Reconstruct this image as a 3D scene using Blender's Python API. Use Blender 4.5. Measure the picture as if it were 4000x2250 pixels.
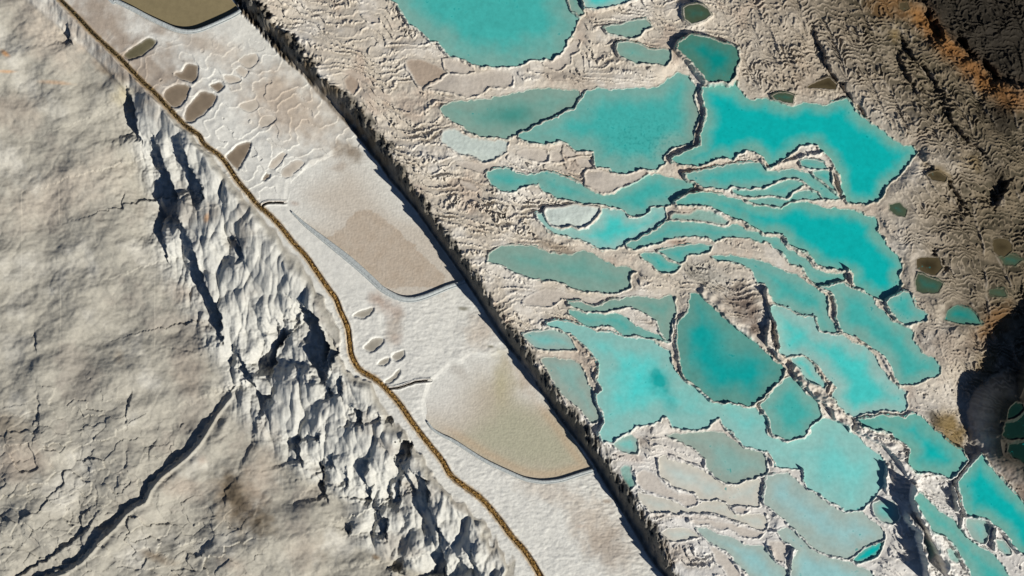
import bpy, math
import numpy as np
for o in list(bpy.data.objects): bpy.data.objects.remove(o, do_unlink=True)
C = bpy.context.scene
S = 0.04                 # metres per image pixel
HC = 180.0               # camera height above the path
# ---- camera: a drone looking straight down
cam_d = bpy.data.cameras.new('camera'); cam = bpy.data.objects.new('camera', cam_d)
C.collection.objects.link(cam); C.camera = cam
cam.location = (0, 0, HC); cam.rotation_euler = (0, 0, 0)
cam_d.sensor_width = 36; cam_d.lens = 36*HC/(2576*S)
cam_d.clip_start = 1; cam_d.clip_end = 2000
# ---- sky and sun
EL = math.radians(34); SX, SY = 0.78, -0.626       # the sun stands to the lower right of the frame
w = bpy.data.worlds.new("World"); C.world = w; w.use_nodes = True
nt = w.node_tree; bg = nt.nodes['Background']
sky = nt.nodes.new('ShaderNodeTexSky'); sky.sky_type = 'NISHITA'; sky.sun_disc = False
sky.sun_elevation = EL; sky.sun_rotation = math.atan2(SX, SY)
sky.altitude = 2500; sky.air_density = .6; sky.dust_density = .1; sky.ozone_density = 3
nt.links.new(sky.outputs[0], bg.inputs[0]); bg.inputs[1].default_value = 0.065
C.cycles.diffuse_bounces = 1
sd = bpy.data.lights.new('sun', 'SUN'); sun = bpy.data.objects.new('sun', sd); C.collection.objects.link(sun)
sd.energy = 5.0; sd.angle = math.radians(0.5); sd.color = (1.0, 0.965, 0.91)
from mathutils import Vector
sun.rotation_euler = Vector((SX*math.cos(EL), SY*math.cos(EL), math.sin(EL))).to_track_quat('Z', 'Y').to_euler()
C.view_settings.view_transform = 'Standard'; C.view_settings.look = 'None'
C.view_settings.exposure = 0.12; C.view_settings.gamma = 1
# ---------------------------------------------------------------- traced outlines
# "c,r: x y x y" are zoomed image pixels traced on a 4 x 4 tile grid, each tile 161 x 90.5 units of 0.04 m x 4
def pts(s):
    out = []
    for seg in s.split(';'):
        seg = seg.strip()
        if not seg: continue
        h, b = seg.split(':')
        c, r = [int(q) for q in h.split(',')]
        v = [float(q) for q in b.split()]
        for i in range(0, len(v), 2):
            out.append((c*644 + v[i]/4.0, r*362 + v[i+1]/4.0))
    return np.array(out)

CLIFF_BASE = pts("0,0: 1700 -1100 2310 -60 2400 90 2440 140 2576 290; 1,0: 100 400 200 530 330 650 430 720 560 880 650 980 760 1110 880 1220 960 1310 1060 1440; 1,1: 1200 170 1330 360 1470 520 1620 700 1750 890 1870 1060 2000 1240 2110 1400; 1,2: 2260 180 2350 330 2450 480 2540 620; 2,2: 0 660 150 860 280 1050 400 1230 520 1400; 2,3: 700 170 810 330 900 480 1000 650 1130 860 1220 1010 1320 1180 1420 1330 1520 1448 2300 2600")
CLIFF_TOP = pts("0,0: 2000 -1100 2500 -60; 1,0: 40 60 120 170 220 300 350 370 480 560 650 800 830 920 1000 1050 1100 1200 1290 1440; 1,1: 1400 180 1500 320 1700 600 1870 850 2020 1120 2150 1350; 1,2: 2240 50 2400 200; 2,2: 0 430 200 700 400 1000 600 1250 750 1400; 2,3: 850 170 1000 360 1150 560 1230 700 1300 850 1450 1000 1520 1170 1640 1448 2450 2600")
CHANNEL = pts("0,0: -500 -1300 200 -400 420 -200 610 0 780 170 950 350 1200 580 1400 790 1540 920 1700 1090 1850 1250 2000 1360 2050 1448; 0,1: 2230 140 2380 360 2500 500 2576 600; 1,1: 130 710 260 850 370 990 500 1130 610 1290 720 1448; 1,2: 800 110 850 240 920 400 940 550 960 680 1040 820 1200 920 1330 1040 1450 1180 1560 1340 1640 1448; 1,3: 1750 140 1870 290 1960 440 2100 550 2250 660 2370 790 2480 930 2576 1060; 2,3: 100 1170 200 1310 280 1448 420 1700 650 2000 1300 3000")
LEFT_FOOT = pts("0,0: -300 -1200 200 -200 300 0 1000 600 1320 940 1400 1300; 0,1: 1500 330 1620 620 1650 1000 1900 1448; 0,2: 2100 350 2200 600 2420 900 2520 1250; 1,3: 100 0 620 450 1100 720 1180 1150 1800 1448 2300 2600")
VALLEY = pts("0,3: -700 2100 450 1448 650 1380 820 1270 920 1170 1000 1070 1150 920 1250 800 1350 720 1450 680 1500 560 1600 430 1750 310 1850 230 1920 160 1980 100 2040 0; 0,2: 2070 1390 2150 1250 2290 1080")
VALLEY2 = pts("0,3: 0 1550 200 1448 320 1370 500 1270 700 1130 850 1020 980 820")
# scarp lines on the left slope: crest polyline, drop in metres, fade width
SCARPS = [
 ("0,0: 1280 900 1350 1020 1380 1200 1420 1420", 1.3), ("0,0: 680 260 720 350 730 430", .7),
 ("0,1: 1560 -60 1620 80 1640 200 1740 420 1790 560 1800 740 1860 850", 1.9),
 ("0,1: 1820 -40 1900 180 1980 330 2060 440 2030 600", 1.7),
 ("0,1: 1700 700 1620 760 1640 900 1700 1180", .7), ("0,1: 2330 900 2450 1100 2480 1180", .9),
 ("0,1: 1900 900 1960 1050 2000 1180 2030 1300 2100 1448; 0,2: 2150 100 2260 300 2230 450 2250 540", 1.8),
 ("0,2: 2380 620 2420 680; 0,2: 2490 820 2540 900", .8),
 ("0,2: 2540 900 2576 1000; 1,2: 60 1060 160 1100", 1.8),
 ("1,2: 460 150 560 240 640 330 690 480 740 620 730 800 710 950", 2.7),
 ("1,2: 360 430 250 560 190 640 180 780 150 900", 1.6), ("1,2: 440 250 430 330 420 380", .7),
 ("1,2: 740 1000 800 1080", .8), ("1,2: 960 1190 1060 1240 1080 1380", 1.0), ("1,2: 860 640 790 680 770 800", .9),
 ("1,2: 1240 1260 1260 1340", .6), ("1,2: 1360 1270 1370 1350", .8),
 ("1,3: 1430 90 1570 90 1560 200 1550 300", 1.4), ("1,3: 1240 100 1330 200", .5), ("1,3: 1400 280 1500 400 1560 500 1620 590", 1.2),
 ("1,3: 1590 380 1720 490 1750 620 1740 760 1840 930 1930 1110", 1.7), ("1,3: 1880 1180 1900 1300 1940 1460", 2.2),
 ("1,3: 1220 790 1330 880 1320 1080", 1.3), ("1,3: 450 40 440 200 470 300", 1.1), ("1,3: 650 20 650 100", 1.0),
 ("1,3: 1150 250 1110 400 1110 560", 1.1), ("1,3: 1170 550 1150 700", 1.1), ("1,3: 920 380 930 540", .7), ("1,3: 650 290 690 420", .8),
 ("1,3: 640 480 700 560 720 680", .9), ("1,3: 780 240 800 350", .8), ("1,3: 2040 1270 2200 1400", 1.5), ("1,3: 2170 1180 2250 1448", .9),
 ("1,3: 1470 470 1450 620 1440 760", .9), ("1,3: 1350 560 1360 700", .8), ("1,3: 980 940 940 1040", .7), ("1,3: 1350 1390 1450 1420", 1.2), ("1,3: 2300 400 2400 520",.3),
 ("0,3: 2330 520 2260 600 2260 740", .4), ("0,2: 1320 1030 1290 1250 1270 1420", .5), ("0,2: 340 440 370 640", .5), ("0,2: 390 1060 400 1420", .4),
 ("0,1: 1240 480 1230 640", .4), ("1,2: 280 30 440 170", .5), ("1,2: 210 340 220 470", .6), ("1,2: 90 560 110 800", .4), ("1,2: 870 900 870 1100", .7),
 ("0,3: 1740 90 1690 260", .35), ("0,3: 1590 60 1500 180 1500 300", .3), ("0,3: 1210 430 1170 600", .3), ("0,3: 1290 180 1290 380", .3),
 ("0,3: 970 540 980 760", .3), ("0,3: 890 750 860 900", .3), ("0,3: 740 800 700 950", .3), ("0,3: 970 60 940 100", .35), ("0,2: 1830 1350 1800 1420", .35),
]

# pools: (name, look, outline, level offset m, deep colour, shallow colour, fade m, label)
cy, te, pa, gt, be, wh, dt, br, st = 'cy te pa gt be wh dt br st'.split()
POOLS = [
 ('w', te, "1,0: 1300 -400 1340 0 1430 60 1500 180 1560 260 1640 290 1700 360 1760 410 1830 430 1900 510 1950 565 2080 600 2180 650 2260 680 2400 670 2576 668; 2,0: 90 655 200 600 300 595 400 600 480 550 550 450 560 405 600 370 640 260 680 180 640 150 610 120 570 90 555 30 545 -400", .1, 3.2, 'big rounded turquoise pool cut off by the top edge of the photo'),
 ('w', gt, "2,0: 560 -300 575 0 600 110 680 165 730 140 700 60 690 -300", .15, 1, 'narrow grey green pool strip right of the big rounded top pool'),
 ('w', cy, "2,0: 715 -300 720 20 740 80 850 100 960 80 1050 50 1230 -10 1500 -300", .45, 1, 'deep cyan pool clipped by the top edge, right of the narrow grey strip'),
 ('w', gt, "1,0: 1850 1090 1900 1170 1990 1230 2080 1260 2130 1330 2200 1360 2320 1390 2420 1370 2500 1400; 2,0: 0 1380 40 1350 150 1310 300 1230 450 1170 540 1110 620 1090 640 1030 690 960 690 920 600 900 400 890 200 890 80 920 0 940; 1,0: 2500 960 2350 990 2200 1010 2000 1020 1900 1050", 0, 3, 'grey teal pool with a darker round centre, left of the wide pitted pool'),
 ('w', te, "2,0: 70 1350 155 1318 310 1238 460 1178 550 1118 630 1098 660 1035 750 930 850 880 1000 905 1200 885 1450 875 1580 790 1680 720 1780 760 1850 860 1880 900 1845 950 1850 1050 1905 1160 1860 1250 1840 1320 1825 1448; 2,1: 1830 0 1700 20 1590 60 1530 130 1540 200 1450 265 1380 255 1330 240 1250 270 1100 305 1010 280 980 240 850 240 830 180 820 80 750 70 650 80 600 40 560 0; 2,0: 500 1420 400 1440 200 1440 70 1390", 0, 2.4, 'wide teal pool with a pitted bed and a brownish right shore, at upper centre'),
 ('w', 'b2', "2,0: 1925 880 1915 950 1925 1020 1955 1100 1960 1190 1920 1270 1900 1350 1895 1448; 2,1: 1900 20 1780 65 1670 115 1610 150 1620 185 1700 210 1780 210 1870 230 1950 200 2040 160 2140 135 2220 160 2290 90 2370 70 2450 75 2576 200; 3,1: 20 240 80 205 200 135 250 80 330 20 430 0 500 20 560 90 620 150 680 260 735 320 725 430 755 530 800 585 900 600 1000 605 1100 590 1160 510 1190 430 1250 380 1330 310 1390 240 1440 170 1510 80 1470 20; 3,0: 1350 1448 1250 1380 1130 1290 1020 1220 900 1130 860 1040 800 990 700 1010 560 1060 450 1040 350 1030 260 1065 100 1030 0 990; 2,0: 2400 1000 2290 900 2260 820 2230 850 2160 880 2080 845 1980 865", .05, 1.6, 'largest bright cyan pool at upper right, wrapping round a small stepped islet'),
 ('w', 'b3', "2,0: 1670 440 1780 370 1960 380 2060 430 2200 460 2260 490 2280 600 2250 700 2230 780 2170 850 2080 820 1990 840 1900 760 1850 680 1790 620 1700 540 1650 490", .75, 2, 'rounded deep teal pool directly above the largest cyan pool'),
 ('w', gt, "2,0: 1050 500 1060 440 1160 425 1300 450 1360 490 1480 500 1600 500 1600 600 1550 665 1450 640 1380 640 1250 640 1150 600 1080 560", .2, 2, 'dull teal pool with a notched top left of the rounded deep teal pool'),
 ('w', gt, "2,0: 930 280 1080 250 1250 200 1350 190 1410 270 1330 300 1290 360 1180 390 1100 360 960 330", .2, 2, 'small dull green pool under the top edge among pale ripples'),
 ('w', 'dg', "2,0: 1720 90 1850 40 1960 90 2000 160 1870 230 1810 245 1740 200", .6, 1.5, 'small dim green pool near the top edge by the brown ripples'),
 ('w', te, "1,1: 2330 345 2330 285 2450 245 2576 250; 2,1: 0 270 100 305 200 312 300 285 420 295 560 345 700 405 745 440 850 500 920 510 1020 500 1130 430 1250 370 1350 305 1450 300 1560 330 1700 360 1830 400 1830 440 1720 510 1630 570 1600 620 1500 630 1400 630 1380 680 1340 710 1200 725 1130 670 950 620 850 600 740 600 600 570 500 560 350 500 290 440 270 400 180 420 80 450 0 480; 1,1: 2480 480 2410 440", 0, 1.6, 'long sagging teal pool under the wide pitted pool'),
 ('d', be, "2,1: 740 360 730 300 760 260 900 270 1010 300 1120 310 1250 280 1350 250 1370 290 1250 370 1130 420 1100 430 1000 480 900 490 800 450 740 420", .05, 1, 'beige dry crescent basin with a thick dark shadow line along its lower rim'),
 ('d', wh, "2,1: 330 690 340 650 500 640 640 605 700 622 880 640 890 680 830 760 740 830 660 855 590 820 490 850 400 820 360 780", .25, 1, 'white dry scalloped basin lying in the corner of the cyan pool'),
 ('w', cy, "2,1: 240 700 320 700 350 790 400 840 500 870 590 840 680 875 760 845 850 780 905 690 910 650 960 650 1130 680 1180 740 1260 740 1350 710 1400 650 1540 640 1560 740 1540 780 1440 860 1340 910 1220 980 1130 1020 1040 1060 900 1060 840 1030 700 970 600 940 480 910 380 880 300 800", -.1, 1.6, 'cyan pool shaped like a boat around the white dry basin'),
 ('w', te, "2,1: 1150 1000 1220 985 1330 925 1450 865 1540 795 1600 775 1750 785 1900 795 2050 825 2180 835 2230 805 2330 845 2450 885 2560 930; 3,1: 60 935 130 955 200 1060 300 1110 390 1150 460 1250 550 1285 700 1305 790 1290 790 1380 700 1400 620 1430 520 1440 460 1400 370 1300 340 1240 230 1210 150 1100 60 1050 0 990; 2,1: 2500 985 2400 955 2300 945 2150 940 2040 980 1980 950 1880 930 1700 940 1550 970 1430 1010 1300 1040 1180 1050", 0, 1.3, 'very long narrow teal pool arching below the boat shaped cyan pool'),
 ('w', 'b2', "2,1: 1640 590 1750 520 1880 490 2030 500 2150 530 2300 560 2400 610 2576 635; 3,1: 0 620 110 650 250 590 380 580 450 600 550 640 700 650 820 660 960 690 980 720 1080 740 1110 800 1100 880 1150 920 1200 1010 1260 1080 1340 1150 1360 1220 1320 1320 1350 1400 1340 1448; 3,2: 1310 50 1230 110 1150 125 1060 90 950 20 880 0; 3,1: 860 1400 850 1300 790 1260 700 1270 600 1250 500 1220 440 1150 400 1100 300 1070 200 1000 150 910 60 895 0 890; 2,1: 2540 895 2450 855 2380 825 2330 770 2250 760 2150 710 2080 680 2000 635 1870 615 1750 625", .0, 1.6, 'great cyan pool at right of centre widening towards its lower right end'),
 ('w', te, "2,1: 1740 300 1850 280 2000 250 2200 210 2350 190 2500 190; 3,1: 0 262 80 275 240 245 290 262 400 292 460 332 560 402 630 462 700 512 740 560 650 560 570 555 520 500 430 440 380 395 290 345 200 340 100 375 0 425; 2,1: 2500 440 2400 455 2280 440 2220 428 2150 465 2060 450 2020 428 1930 442 1880 408 1830 380 1760 350", .1, 1.2, 'teal pool just under the largest cyan pool with a wavy lower rim'),
 ('w', te, "3,1: 0 445 100 398 200 358 300 365 370 410 260 475 215 535 180 550 90 525 0 515; 2,1: 2500 530 2440 535 2340 535 2230 490 2220 455 2280 455 2400 470", .05, 1, 'small teal lens shaped pool, second step below the largest cyan pool'),
 ('w', te, "3,1: 0 540 100 540 210 570 260 505 380 465 450 465 550 560 450 565 370 555 220 585 130 640 0 610; 2,1: 2500 615 2350 565 2440 555", 0, 1, 'thin curved teal pool, third step below the largest cyan pool'),
 ('w', te, "3,1: 320 160 400 155 560 190 600 250 500 260 420 255 330 215", .35, .7, 'tiny upper pool on the stepped islet in the largest cyan pool'),
 ('w', te, "3,1: 440 290 630 275 640 400 690 500 620 440 540 370", .25, .7, 'small lower pool on the stepped islet in the largest cyan pool'),
 ('w', gt, "1,1: 2350 1110 2480 1030; 2,1: 0 1020 100 1020 250 1040 350 1080 470 1110 600 1110 720 1070 800 1095 950 1180 1060 1230 1180 1240 1240 1280 1200 1320 1190 1448; 2,2: 1180 0 1050 55 950 60 850 40 740 40 650 20 590 0; 2,1: 570 1440 450 1370 380 1380 250 1360 120 1330 0 1280; 1,1: 2480 1220 2330 1180", 0, 2.4, 'soft grey teal pool with blurry edges below the bright travertine spur'),
 ('w', te, "2,1: 1290 1110 1430 1090 1520 1130 1570 1185 1700 1225 1660 1280 1590 1300 1470 1280 1400 1200 1310 1150", 0, 1, 'small teal pool with a pointed bottom left of the brown rocky mound'),
 ('w', te, "2,1: 1470 1080 1600 1045 1750 1020 1900 1005 2010 1030 1990 1080 1900 1110 1760 1120 1740 1180 1690 1205 1590 1155 1540 1120", .1, 1, 'teal pool under the brown tinted bank, shaped like a fin'),
 ('d', gt, "2,1: 1600 715 1640 695 1780 705 1870 655 1980 665 2100 715 2180 780 2160 815 2050 805 1900 775 1700 765 1600 762", .05, 1, 'shallow grey basin wedged between the long teal pools'),
 ('w', te, "2,1: 2000 1130 2150 1120 2300 1140 2400 1150 2576 1200; 3,1: 100 1250 220 1300 350 1345 400 1400 480 1448; 3,2: 540 40 600 90 615 180 610 280 660 370 720 445 660 455 560 445 510 395 480 300 430 280 350 290 250 230 150 180 80 170 40 130 0 30; 2,2: 2540 -40; 2,1: 2480 1400 2420 1280 2350 1230 2200 1180 2080 1180", 0, 1.6, 'teal ribbon pool running down right of the brown rocky mound'),
 ('w', te, "3,1: 530 1440 620 1430 760 1400 840 1448; 3,2: 900 20 1060 100 1080 170 1180 240 1240 320 1300 360 1430 400 1480 450 1460 530 1520 590 1560 670 1680 710 1740 800 1740 870 1600 920 1500 960 1400 980 1330 970 1270 870 1230 760 1150 670 1010 580 890 490 760 450 695 330 690 180 665 70 600 30", .05, 1.8, 'long leaning turquoise pool ending at the olive brown bank on the right'),
 ('w', cy, "3,2: 0 180 60 170 150 185 250 240 350 295 460 285 490 380 540 450 640 475 750 480 850 545 960 585 1070 670 1120 760 1210 890 1310 990 1400 1060 1400 1150 1390 1230 1340 1260 1250 1240 1150 1230 1060 1260 960 1270 850 1300 760 1240 680 1150 640 1100 660 1040 690 1000 620 940 560 860 510 790 445 725 330 675 250 690 150 680 105 640 105 520 75 400 35 290", .1, 2.2, 'long bright cyan pool between the dark jagged ridge and the leaning turquoise pool'),
 ('w', cy, "3,2: 225 710 330 695 440 745 490 830 540 920 600 970 570 1020 510 990 430 965 360 915 320 820 265 780", 0, 1, 'small cyan pool tucked beside the dark jagged ridge'),
 ('w', 'b4', "2,2: 1670 350 1770 240 1800 60 1860 50 1960 130 2060 230 2150 320 2300 430 2420 520 2500 600; 3,2: 0 660 80 750 180 820 150 910 50 990 0 1060; 2,2: 2480 1140 2420 1185 2300 1175 2200 1145 2100 1150 1990 1115 1900 1035 1820 960 1750 920 1700 800 1675 680 1665 500", .1, 2.6, 'round deep turquoise pool with a grey shallow ring, right of centre'),
 ('w', 'c2', "2,2: 340 370 400 330 520 330 640 370 760 390 850 440 1000 450 1080 485 1150 510 1220 500 1400 525 1500 590 1590 640 1600 740 1700 910 1760 960 1860 1020 1950 1110 2080 1165 2200 1160 2330 1210 2450 1210 2480 1250 2576 1320; 3,3: -20 20 40 60 90 80 200 110 300 90 400 50 440 10; 3,2: 440 1400 480 1350 560 1310 700 1350 800 1380 830 1440; 3,3: 950 80 1000 150 1100 210 1180 300 1190 350 1170 450 1170 560 1110 620 1050 690 950 790 860 800 780 800 700 740 600 690 500 610 400 575 365 500 355 390 270 378 150 370 90 350 20 210 0 200; 2,3: 2560 205 2500 180 2340 150 2290 90 2200 0; 2,2: 2160 1430 2080 1310 2030 1340 1980 1400 1850 1430 1700 1420 1620 1400 1560 1310 1500 1290 1490 1340 1380 1370 1250 1390 1180 1448; 2,3: 1170 10 1080 50 1000 100 930 95 885 50 865 0; 2,2: 880 1448 935 1360 920 1280 860 1150 855 1080 905 1020 860 930 870 770 830 690 760 610 660 520 590 460 460 415", 0, 4, 'huge bright cyan pool in the lower centre flowing round to the right'),
 ('w', te, "3,2: 20 1090 80 1000 150 940 210 895 250 910 330 970 400 1070 480 1130 515 1200 545 1290 490 1345 430 1395 390 1448; 3,3: 380 30 350 50 250 78 180 82 90 50 45 10; 3,2: 10 1310; 2,2: 2530 1250 2500 1180", .15, 1.8, 'rounded teal pool shaped like a tooth below the round deep turquoise pool'),
 ('w', pa, "2,2: 110 460 200 445 430 425 560 475 600 525 640 600 650 630 550 625 400 630 260 615 180 550 130 510", .1, 1.2, 'small pale cyan pool beside the dark cliff band at mid height'),
 ('w', 'g2', "2,2: 290 705 420 705 540 715 630 725 690 770 740 860 760 960 800 1000 820 1060 835 1150 890 1290 850 1365 790 1355 730 1275 620 1165 540 1100 440 980 375 850 310 770", .0, 1.5, 'pale grey green pool running along the dark cliff band'),
 ('w', 'gt', "2,2: 560 135 700 145 800 190 900 175 980 125 1100 115 1250 85 1340 85 1480 105 1600 65 1640 100 1650 250 1620 330 1605 450 1600 540 1530 515 1490 430 1460 350 1340 255 1200 200 1050 215 900 245 750 235 570 170", 0, 1.6, 'hooked grey green pool touching the round turquoise pool'),
 ('w', 'te', "2,2: 570 225 700 245 900 265 1040 255 1150 285 1250 385 1360 435 1500 490 1590 550 1400 510 1230 478 1130 495 1080 460 1030 400 900 378 830 400 720 368 640 312 565 255", .0, 1.2, 'dull teal pool just above the huge bright cyan pool'),
 ('d', be, "2,2: 100 150 200 60 330 10 450 20 650 70 850 115 960 110 820 178 760 178 690 140 560 128 500 108 400 188 280 188", 0, 1, 'smooth beige dry basin with bold dark lower outline under a soft grey pool'),
 ('w', 'g2', "2,3: 1560 40 1650 20 2100 0 2200 60 2250 110 2330 165 2500 200 2550 230 2570 440 2500 450 2400 480 2330 500 2220 535 2120 510 2050 450 1970 390 1940 280 1880 200 1770 140 1680 90", -.1, 2, 'speckled grey teal pool with a darker right side under the huge cyan pool'),
 ('w', wh, "2,3: 1470 280 1540 240 1620 290 1750 320 1880 370 1960 420 2080 480 2170 540 2330 510 2480 470 2530 530 2500 650 2490 760 2400 760 2200 740 2080 680 2000 700 1880 680 1840 620 1680 580 1600 540 1500 450", -.1, 2, 'milky white pool with faint blue streaks below the speckled grey teal pool'),
 ('w', pa, "2,3: 1010 110 1100 55 1200 35 1265 80 1275 180 1260 230 1170 220 1050 170", 0, 1, 'small pale teal pool, brown rimmed, at the lower tip of the huge cyan pool'),
 ('d', 'gt', "2,3: 1080 360 1200 345 1215 420 1235 500 1250 540 1190 565 1130 490", 0, 1, 'little grey dry basin against the cliff band in the lower part'),
 ('d', be, "2,3: 1250 410 1420 405 1480 470 1560 560 1650 610 1800 630 1885 680 1865 730 1770 765 1680 710 1620 680 1500 650 1350 600 1280 550", -.0, 1, 'beige sloping basin left of the milky white pool'),
 ('w', wh, "2,3: 1255 605 1350 625 1500 665 1640 695 1700 745 1780 775 1920 715 2080 700 2190 735 2200 790 2300 845 2400 835 2560 840; 3,3: -10 990; 2,3: 2440 985 2370 940 2240 890 2100 840 1980 820 1800 820 1600 820 1400 810 1320 740", -.1, 1.6, 'long chalk white pool above a row of dark scalloped notches'),
 ('w', 'p2', "3,3: 0 440 100 430 200 420 300 500 400 590 480 620 600 715 760 810 950 808 1020 870 1150 980 1185 1020 1170 1090 1060 1140 950 1180 880 1250 800 1280 720 1270 600 1240 500 1200 420 1150 350 1070 260 980 200 920 100 830 0 750; 2,3: 2540 730 2530 650 2560 560", -.1, 2.6, 'large pale blue grey pool with a grainy bed, right of the milky white pool'),
 ('w', 'p2', "3,3: 100 1000 180 960 260 990 340 1080 430 1170 520 1230 720 1290 840 1320 950 1375 1050 1410 1100 1900 250 1900 225 1448 230 1380 240 1290 300 1200 180 1120", -.1, 1.6, 'pale blue pool leaving the photo at the bottom edge, below the grainy pool'),
 ('w', 'b2', "3,3: 860 1300 910 1230 980 1180 1100 1120 1170 1110 1150 1190 1100 1250 980 1310 900 1318", -.1, .5, 'small vivid turquoise sliver beside the grainy pale blue pool'),
 ('w', pa, "3,3: 1060 720 1120 695 1260 695 1310 760 1330 850 1310 900 1250 935 1150 905 1080 850", 0, 1, 'small oval pale teal pool left of the black chasm at lower right'),
 ('w', 'b2', "3,2: 880 1330 1000 1310 1150 1280 1250 1290 1370 1310 1430 1265 1540 1280 1600 1350 1680 1440; 3,3: 1750 40 1850 130 1960 200 2000 290 1900 400 1840 470 1750 430 1600 410 1460 400 1395 310 1410 240 1430 180 1390 120 1270 70 1240 10; 3,2: 1130 1440 1020 1420 940 1390", .35, 2.2, 'deep turquoise pool below the black zigzag shadow, beside the olive bank'),
 ('w', 'b2', "3,3: 1900 500 1960 430 2110 260 2150 230 2200 320 2300 430 2400 540 2500 640 2576 720 2900 1000 3000 1600 2700 1350 2576 1230 2500 1190 2440 1100 2360 1000 2270 930 2180 860 2000 840 1950 760 1935 620", .55, 1.6, 'vivid turquoise pool in the lower right corner'),
 ('w', pa, "3,3: 2000 875 2120 855 2190 900 2240 960 2220 1040 2190 1120 2130 1125 2040 1050 1995 950", .1, 1.2, 'rounded pale grey teal pool left of the corner pool'),
 ('w', te, "3,3: 1440 640 1530 610 1620 700 1740 800 1850 870 1920 960 2000 1060 2130 1160 2280 1250 2400 1400 2650 1900 2300 1900 2030 1400 1900 1200 1800 1060 1650 1010 1560 870 1480 740", .1, 1.6, 'long slanting teal pool right of the black chasm, leaving at the bottom edge'),
 ('w', pa, "3,3: 2290 1085 2370 1095 2440 1180 2460 1235 2400 1245 2310 1180", .1, .8, 'small grey teal pool between the rounded pale pool and the corner pool'),
 ('d', 'gt', "3,3: 1800 1185 1850 1165 1945 1300 1900 1330 1830 1295", 0, .8, 'small grey basin on the ledge left of the long slanting teal pool'),
 ('d', 'gt', "3,3: 1580 1060 1640 1110 1690 1250 1650 1300 1600 1240", -.3, .8, 'narrow grey basin at the foot of the black chasm'),
 ('w', wh, "2,3: 1490 1010 1650 965 1800 985 1890 1060 1820 1075 1720 1105 1600 1105 1540 1050", -.1, 1.2, 'small milky pool by the cliff band near the bottom edge'),
 ('w', 'p2', "2,3: 1860 970 2000 995 2150 1060 2250 1085 2350 1135 2480 1150 2570 1160; 3,3: 30 1240 90 1330 190 1390 250 1448 300 1900; 2,3: 2450 1900 2400 1480 2260 1330 2180 1220 2000 1120 1910 1040", -.15, 1.8, 'pale cyan pool at the bottom edge below the chalk white pool'),
 ('d', be, "2,3: 1770 900 1900 885 2100 905 2300 945 2450 1000 2560 1005 2480 1075 2300 1055 2250 1005 2180 975 2100 995 1980 935 1860 945", -.1, 1, 'beige strip basin under the row of dark scalloped notches'),
 ('d', be, "3,3: 0 1090 90 1095 160 1110 200 1150 235 1180 180 1240 170 1330 100 1310 40 1240 0 1200", -.1, 1, 'pale sandy basin whose right side ends in a curved black shadow'),
 ('d', be, "2,3: 1990 1150 2150 1230 2240 1340 2330 1500 2200 1500 2120 1380 2020 1240", -.1, 1, 'grey beige leaf shaped basin at the bottom edge'),
 ('d', be, "2,3: 2220 770 2360 760 2380 800 2330 830 2260 820", -.0, 1, 'tiny sandy basin between the milky and the chalk white pools'),
 ('w', 'te', "3,2: 1180 140 1300 80 1360 40 1440 60 1480 190 1600 260 1590 330 1500 350 1430 370 1330 350 1270 280", .3, 1.2, 'teal pool under the right end of the great cyan pool'),
 ('w', 'b3', "3,2: 1790 320 1820 230 1920 170 2020 205 2100 280 2160 365 2060 375 1900 350", .0, 1.2, 'isolated deep teal triangular pool among the brown ripples'),
 ('w', 'dg', "3,1: 1220 605 1330 585 1400 660 1380 735 1290 720 1225 665", 0, 1.2, 'small dull green pool left of the grey ripple slope'),
 ('w', 'dg', "3,1: 1510 1300 1620 1345 1760 1405 1720 1500 1500 1480 1480 1380", 0, 1.2, 'dull green pool between brown ripples right of the great cyan pool'),
 ('w', 'br', "3,1: 1490 1160 1720 1145 1750 1250 1690 1325 1500 1250", 0, 1, 'dark brown pool above the dull green one among the ripples'),
 ('w', 'br', "3,1: 2260 970 2420 965 2450 1080 2370 1140 2270 1080", .2, 1, 'dark olive round pool near the right edge'),
 ('w', 'dg', "3,1: 2310 1130 2400 1090 2480 1120 2560 1170 2480 1225 2380 1215", .2, 1, 'dark green pool just below the dark olive round pool'),
 ('w', 'dg', "3,2: 2230 20 2360 10 2400 90 2300 90 2230 60", .2, 1, 'dim teal square pool close to the right edge'),
 ('w', 'br', "3,0: 1320 30 1390 20 1420 90 1370 120 1320 90", .2, .8, 'tiny brown pool near the top edge on the orange slope'),
 ('w', 'br', "3,1: 1600 310 1700 270 1790 340 1770 385 1650 360", .2, .8, 'small olive brown pool right of the largest cyan pool'),
 ('w', 'br', "3,0: 380 880 620 780 700 850 680 900 500 890", .1, .8, 'brown pool against the grey ridge above the largest cyan pool'),
 ('w', 'dg', "3,0: 30 960 180 930 260 960 250 1040 150 1030 60 1000", .3, .8, 'small dark teal pool on the upper shore of the largest cyan pool'),
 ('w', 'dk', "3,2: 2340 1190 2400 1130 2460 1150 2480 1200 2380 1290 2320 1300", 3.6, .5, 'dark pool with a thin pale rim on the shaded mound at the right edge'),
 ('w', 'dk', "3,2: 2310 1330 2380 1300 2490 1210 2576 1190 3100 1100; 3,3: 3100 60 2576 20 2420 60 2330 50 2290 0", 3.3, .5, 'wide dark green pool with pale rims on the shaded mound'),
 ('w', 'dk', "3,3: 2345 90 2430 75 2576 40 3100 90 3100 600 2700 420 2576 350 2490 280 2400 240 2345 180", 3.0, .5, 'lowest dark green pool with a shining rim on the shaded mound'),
 ('d', be, "1,0: 1880 600 1960 590 2060 620 2180 660 2200 720 2130 740 1950 738 1900 700", .1, 1, 'pale crusted basin touching the lower rim of the big rounded top pool'),
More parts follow.
